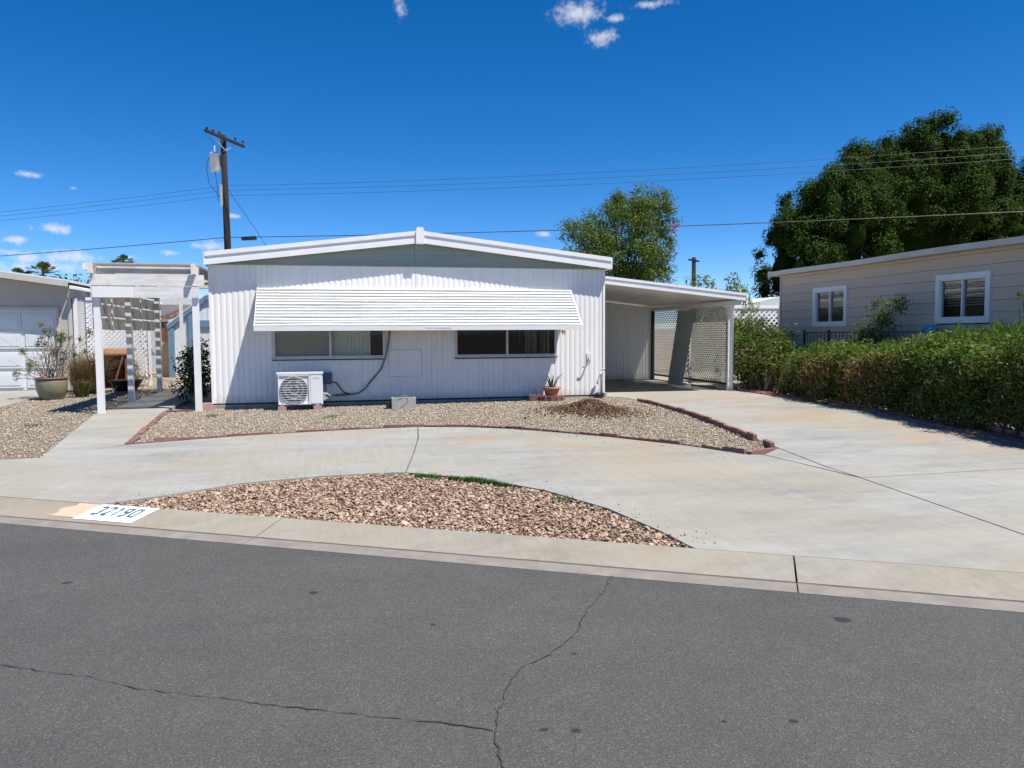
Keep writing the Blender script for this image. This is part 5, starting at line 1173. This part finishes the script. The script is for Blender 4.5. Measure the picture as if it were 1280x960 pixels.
grassclump('fountain_grass', 'big dark red and straw fountain grass beside the green pot', -5.40, 18.9, 900, 1.05, .80, 'redgrass')
grassclump('fountain_grass', 'low straw coloured grass clump at the foot of the red grass', -5.45, 18.1, 420, .42, .35, 'lf_olive')
grassclump('fountain_grass', 'dark red grass clump tight against the lattice screen', -5.95, 19.6, 700, .95, .5, 'redgrass')
shrub('garden_shrub', 'small grey green shrub behind the white pergola post', (-5.0, 20.6, .22), [((-5.0, 20.6, .6), (.28, .3, .36))], 14, (.1, .17), 2200, .05, .02, M['lf_olive'])
# wooden hutch, bowl, stones
wd = thing('wooden_hutch', 'orange brown wooden hutch with slanted lid by the lattice', 'hutch', (-5.75, 20.6, .23))
b = MB(); b.hexa([(-5.80, 20.25, 1.02), (-5.05, 20.25, 1.02), (-5.05, 21.0, 1.14), (-5.80, 21.0, 1.14), (-5.80, 20.25, 1.06), (-5.05, 20.25, 1.06), (-5.05, 21.0, 1.18), (-5.80, 21.0, 1.18)]); b.build('lid', M['wood'], wd)
for x in (-5.75, -5.10): b = MB(); b.box(x-.03, x+.03, 20.28, 20.95, .23, 1.02); b.build('side_panel', M['wood'], wd)
b = MB(); b.box(-5.72, -5.13, 20.90, 20.94, .23, 1.02); b.build('back_panel', M['woodfence'], wd)
b = MB(); b.bar((-5.40, 20.27, .24), (-5.16, 20.27, 1.0), .03, .07, (0, 1, 0)); b.build('brace', M['wood'], wd)
bw = thing('planter_bowl', 'dark shallow planter bowl with small plant behind the pergola post', 'planter', (-4.95, 19.6, .21))
b = MB(); b.lathe((-4.95, 19.6, .21), [(0, 0), (.22, 0), (.36, .22), (.37, .25), (.33, .25), (.2, .1), (0, .1)], 20); b.build('bowl', M['darkmetal'], bw, True)
P_, N_ = clumps([(-4.95, 19.6, .37), (-5.1, 19.4, .29)], [.16, .14], 2500); leaves('plant', P_, N_, .05, .02, M['lf_hedge'], bw)
for i, (x, y, r_) in enumerate(((-5.9, 24.6, .16), (-5.85, 25.3, .13), (-5.95, 26.1, .18), (-5.9, 26.8, .12), (-5.7, 24.1, .2), (-5.6, 22.2, .14))):
    v = IV*(1+rng.uniform(-.22, .22, IV.shape))*np.array([1, .8, .65])*r_; me = bpy.data.meshes.new('boulder'); me.from_pydata(v.tolist(), [], IF.tolist()); me.materials.append(M['rockobj']); o = bpy.data.objects.new('garden_stone', me); o.location = (x, y, gz(x, y)+r_*.3); C.objects.link(o); tag(o, ('second nearest', 'third nearest', 'fourth nearest', 'farthest', 'largest', 'nearest')[i]+' of the rounded orange stones at the lattice foot', 'stone', 'stones along the lattice')
# dark shrub between path and house
shrub('dark_shrub', 'dark green shrub beside the path at the house corner', (-2.78, 16.0, .2), [((-2.75, 15.9, .75), (.30, .5, .5)), ((-2.8, 16.4, .95), (.33, .5, .42)), ((-2.9, 16.6, .5), (.4, .5, .3))], 46, (.12, .24), 1700, .075, .035, M['lf_dark'], core=900, upb=.3)
o = MB().box(-2.41, -2.27, 14.40, 14.52, .16, .29).solo('pink_stone', M['pinkblock'], (-2.3, 14.4, .17)); tag(o, 'pink block at the left foot of the house corner', 'block')
# blue-trimmed shed, tan panel, brown fence, far white home
sh = thing('garden_shed', 'pale blue shed with darker blue trim behind the pergola', 'shed', (-4.1, 25.6, .23))
b = MB(); b.prism([(-5.02, .2), (-3.2, .2), (-3.2, 2.72), (-4.0, 2.60), (-5.02, 1.78)], 'y', 25.0, 25.08); b.build('front_wall', M['shedwall'], sh)
for x in np.arange(-4.9, -3.25, .16): b = MB(); b.box(x-.006, x+.006, 24.99, 25.0, .2, min(2.6, 1.85+(x+5.02)*.78)); b.build('batten', M['shedwall'], sh)
b = MB(); b.bar((-5.10, 24.94, 1.74), (-4.0, 24.94, 2.62), .06, .14, (0, 0, 1)); b.build('roof_trim', M['blue'], sh)
b = MB(); b.bar((-4.0, 24.94, 2.62), (-3.1, 24.94, 2.78), .06, .12, (0, 0, 1)); b.build('roof_trim', M['blue'], sh)
for x in (-5.0, -4.42): b = MB(); b.box(x-.08, x+.08, 24.93, 24.985, .2, 1.72 if x < -4.8 else 2.2); b.build('corner_trim', M['blue'], sh)
b = MB(); b.box(-4.33, -3.2, 24.93, 24.985, 1.75, 1.95); b.build('band_trim', M['blue'], sh)
b = MB(); b.hexa([(-5.1, 24.9, 1.80), (-4.0, 24.9, 2.68), (-4.0, 28, 2.68), (-5.1, 28, 1.80), (-5.1, 24.9, 1.84), (-4.0, 24.9, 2.72), (-4.0, 28, 2.72), (-5.1, 28, 1.84)]); b.hexa([(-4.0, 24.9, 2.69), (-3.1, 24.9, 2.85), (-3.1, 28, 2.85), (-4.0, 28, 2.69), (-4.0, 24.9, 2.73), (-3.1, 24.9, 2.89), (-3.1, 28, 2.89), (-4.0, 28, 2.73)]); b.build('roof', M['asphroof'], sh)
b = MB(); b.box(-5.0, -4.95, 25.08, 28, .2, 1.8); b.build('side_wall', M['shedwall'], sh)
b = MB(); b.box(-4.30, -4.22, 22.6, 22.68, .2, 2.62); b.build('porch_post', M['oldwhite'], sh)
o = MB().box(-5.55, -5.12, 25.4, 25.44, .2, 1.30).solo('standing_board', M['tanpanel'], (-5.35, 25.4, .2)); tag(o, 'plain tan board standing upright left of the blue shed', 'board')
wf = thing('wood_fence', 'brown plank fence section between lattice and shed', 'fence', (-5.5, 27.2, .23))
for k in range(6): b = MB(); x = -5.75+k*.14; b.box(x, x+.125, 27.2, 27.23, .23, 2.15+.06*math.sin(k*2.3)); b.build('plank', M['woodfence'], wf)
b = MB(); b.box(-5.85, -4.9, 27.14, 27.19, 1.95, 2.05); b.build('rail', M['oldwhite'], wf)
b = MB(); b.bar((-5.7, 27.1, 2.05), (-5.1, 27.1, 2.35), .03, .08); b.build('brace', M['wood'], wf)
def farhome(label, x0, x1, y, h, d=6, mat='white'):
    t_ = thing('distant_home', label, 'house', ((x0+x1)/2, y, .2), 'far white homes')
    b = MB(); b.box(x0, x1, y, y+d, .2, h); b.build('wall', M[mat], t_)
    b = MB(); xm = (x0+x1)/2; b.prism([(x0-.3, h), (x1+.3, h), (xm, h+.35)], 'y', y-.3, y+d+.3); b.build('roof', M['asphroof'], t_)
    for k in range(2): b = MB(); xx = x0+(x1-x0)*(.25+.4*k); b.box(xx, xx+.9, y-.03, y-.001, 1.2, 2.0); b.build('window', M['darkmetal'], t_)
farhome('white home seen through the pergola between shed and fence', -9.5, -5.0, 38, 2.9)
fh = farhome('white home with lattice skirt right of the carport', 14.1, 16.9, 25.4, 2.42, 3.0)
lt = thing('lattice_fence', 'white lattice fence panel in front of the far white home', 'lattice', (14.6, 24.0, .2))
lattice(lambda u, v, o_: (u, 24.0+o_, v), 12.9, 16.6, .9, 2.30, .135, .055, .01, M['lattice'], lt)
b = MB(); b.box(12.9, 16.6, 23.97, 24.04, 2.30, 2.42); b.build('top_rail', M['white'], lt)
b = MB(); b.box(12.9, 16.6, 23.97, 24.04, .8, .9); b.build('bottom_rail', M['white'], lt)
for x in (12.9, 14.8, 16.6): b = MB(); b.box(x-.05, x+.05, 23.96, 24.05, .2, 2.42); b.build('post', M['white'], lt)

# ------------------------------------------------------------------ utility poles and wires
up_ = thing('utility_pole', 'tall dark wooden utility pole with crossarm and transformer behind the house', 'utility pole', (-4.15, 32, .2))
PX, PY = -4.24, 32.
b = MB(); b.tube([(PX+.10, PY, .1), (PX, PY, 5.0), (PX-.05, PY, 9.22)], [.155, .130, .105], 12); b.build('pole', M['pole'], up_, True)
ax_ = Vector((.494, .869, 0)); pc = Vector((PX-.05, PY, 9.02)); ca = Vector((-.12, -.10, 0))
b = MB(); b.bar(pc-ax_*1.25+Vector((.16, -.1, .05)), pc+ax_*1.05+Vector((.16, -.1, -.02)), .085, .10); b.build('crossarm', M['pole'], up_)
for s_ in (-1.15, -.8, -.45, .5, .98):
    q = pc+ax_*s_+Vector((.16, -.1, .08)); b = MB(); b.lathe(q, [(.0, 0), (.02, .0), (.02, .05), (.05, .06), (.055, .10), (.03, .14), (0, .14)], 10); b.build('insulator', M['darkmetal'], up_)
for s_ in (-.7, .6): b = MB(); b.bar(pc+ax_*s_+Vector((.1, -.1, -.03)), pc+Vector((.08, -.1, -.42)), .03, .03); b.build('brace', M['alum'], up_)
tx = Vector((PX-.36, PY-.12, 7.80))
b = MB(); b.lathe(tx, [(0, 0), (.17, 0), (.19, .03), (.19, .62), (.205, .63), (.205, .67), (.12, .72), (0, .73)], 18); trf = b.build('transformer', M['galv'], up_, True)
b = MB(); b.tube([tx+Vector((0, 0, .7)), tx+Vector((0, 0, .98))], .03, 8); b.build('bushing', M['galv'], trf)
b = MB(); b.box(PX-.18, PX-.08, PY-.16, PY-.06, 8.0, 8.4); b.build('bracket', M['darkmetal'], up_)
b = MB()
b.tube([tx+Vector((-.22, -.05, .5)), tx+Vector((-.30, -.05, .1)), tx+Vector((-.22, -.1, -.5)), (PX-.22, PY-.1, 6.85)], .012, 5); b.tube([tx+Vector((0, 0, 0)), (PX-.30, PY-.1, 7.2), (PX-.28, PY-.1, 6.7), (PX-.12, PY-.1, 6.5), (PX-.12, PY-.1, 6.9)], .012, 5)
b.tube([tx+Vector((0, 0, .98)), (PX-.5, PY-.7, 9.0)], .008, 5); b.build('drop_leads', M['cable'], up_)
b = MB(); b.box(PX-.20, PX-.11, PY-.14, PY+.05, 6.5, 7.3); b.build('wire_rack', M['alum'], up_)
Sd = Vector((.869, -.494, 0))
def wire(name, label, z, offp=Vector((0, 0, 0)), r_=.012, sag=.5, L=46, group='overhead wires', rise=(0, 0)):
    b = MB(); c = Vector((PX, PY, z))+offp
    for sg, dzr in ((-1, rise[0]), (1, rise[1])):
        e = c+Sd*sg*L+Vector((0, 0, dzr)); pts = []
        for i in range(25): t_ = i/24; p = c.lerp(e, t_); p.z -= 4*sag*t_*(1-t_); pts.append(p)
        b.tube(pts, r_, 5)
    o = b.solo(name, M['cable'], c); return tag(o, label, 'wire', group)
wire('overhead_wire', 'topmost of the three thin wires from the middle of the utility pole', 7.25, Vector((.0, -.2, 0)), .006, .55, rise=(0, .05))
wire('overhead_wire', 'middle of the three thin wires from the middle of the utility pole', 7.08, Vector((.0, -.2, 0)), .006, .55, rise=(0, .0))
wire('overhead_wire', 'lowest of the three thin wires from the middle of the utility pole', 6.88, Vector((.0, -.2, 0)), .006, .55, rise=(0, .05))
tw = wire('telephone_cable', 'lowest thick cable crossing behind the roof from pole to far right', 5.28, Vector((0, -.2, 0)), .014, .35, rise=(-.2, -.1))
b = MB(); q = Vector((PX, PY-.2, 5.20))+Sd*.7; b.bar(q, q+Sd*.62, .10, .14); o = b.solo('splice_box', M['darkmetal'], q); tag(o, 'black splice box hanging on the cable beside the pole', 'splice box')
b = MB(); b.tube([(PX+.05, PY, 7.2), (PX+1.5, PY+1.0, 4.9), (PX+5.5, PY+3.6, .2)], .010, 5); o = b.solo('guy_wire', M['cable'], (PX+5.5, PY+3.6, .2)); tag(o, 'thin guy wire slanting from the pole towards the ground', 'wire')
p2 = thing('utility_pole', 'short dark distant pole right of the leafy tree', 'utility pole', (21.7, 45, .2))
MB().tube([(21.7, 45, .1), (21.7, 45, 6.2)], [.17, .13], 8).build('pole', M['pole'], p2, True); MB().bar((21.3, 44.9, 6.05), (22.0, 44.9, 5.95), .08, .1).build('crossarm', M['pole'], p2)

# ------------------------------------------------------------------ palms and far trees
def palm(label, x, y, zt, r_, trunk=.2, n=44):
    t_ = thing('palm_tree', label, 'palm tree', (x, y, .2), 'fan palms in the distance'); V = []
    MB().tube([(x, y, .1), (x+.1, y, zt*.5), (x, y, zt)], [trunk*1.25, trunk, trunk*.9], 10).build('trunk', M['bark'], t_, True)
    for i in range(n):
        a_ = rng.uniform(0, 6.28); el = math.asin(rng.uniform(-.75, .98)); d = np.array((math.cos(a_)*math.cos(el), math.sin(a_)*math.cos(el), math.sin(el))); L = r_*rng.uniform(.8, 1.1)
        c = np.array((x, y, zt))+d*L*.5; s_ = np.cross(d, (0, 0, 1)); s_ = s_/(np.linalg.norm(s_)+1e-6); u_ = np.cross(s_, d)
        for k in range(9):
            an = -1.1+2.2*k/8; dd = d*math.cos(an)+s_*math.sin(an); tip = c+dd*L*.5*(1-.12*abs(an))-np.array((0, 0, .10*r_*rng.random())); ww = np.cross(dd, u_)*L*.035; V += [c, c+dd*L*.28+ww, tip, c+dd*L*.28-ww]
        V += [np.array((x, y, zt))-s_*.02, np.array((x, y, zt))+s_*.02, c+s_*.02, c-s_*.02]
    V = np.array(V); raw('fronds', V, np.arange(len(V)).reshape(-1, 4), M['lf_palm'], t_)
palm('small distant fan palm with dark skirted trunk left of the big tree', 35.6, 60, 6.3, 1.15, .22)
palm('fan palm crown over the left part of the garage roof', -16.4, 45, 4.5, .75)
palm('larger fan palm crown over the right part of the garage roof', -15.2, 45, 4.7, .95)
palm('fan palm tip showing above the pergola top', -11.3, 45, 5.3, .7)
def fartree(label, x, y, z, r_, mat, per=260, L=.22):
    tree('distant_tree', label, (x, y, .2), z*.5, [((x, y, z), (r_*1.2, r_, r_*.75))], 16, (r_*.25, r_*.42), per, L, L*.45, M[mat], 'distant trees', .12)
fartree('sparse grey green tree top behind the left end of the pergola', -10.2, 36, 3.3, 1.3, 'lf_olive', 120)
fartree('low dark tree top between carport end and small palm', 27.2, 52, 3.0, 1.6, 'lf_hedge')
fartree('low bushy tree around the trunk of the small palm', 34.0, 56, 3.2, 1.5, 'lf_olive')
fartree('round tree on the horizon seen left of the pergola post', -19, 62, 2.5, 2.2, 'lf_hedge')
fartree('dark conifer-like foliage at the left edge of the tan house', 18.2, 26.0, 2.6, 1.2, 'lf_big', 420)
# low desert hills far away to the left
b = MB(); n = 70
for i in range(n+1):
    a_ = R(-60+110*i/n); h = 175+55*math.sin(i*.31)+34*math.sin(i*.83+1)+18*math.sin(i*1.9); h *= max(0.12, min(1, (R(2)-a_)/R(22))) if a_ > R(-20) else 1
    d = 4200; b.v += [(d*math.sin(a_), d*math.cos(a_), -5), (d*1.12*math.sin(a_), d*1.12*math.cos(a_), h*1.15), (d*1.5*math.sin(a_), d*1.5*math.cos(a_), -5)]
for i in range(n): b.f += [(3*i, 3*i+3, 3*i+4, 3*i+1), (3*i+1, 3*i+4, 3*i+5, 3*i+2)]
hl = struct(b.build('hills', M['hill'], None, True)); hl['label'] = 'low desert hills on the left horizon, tinted mauve for haze'
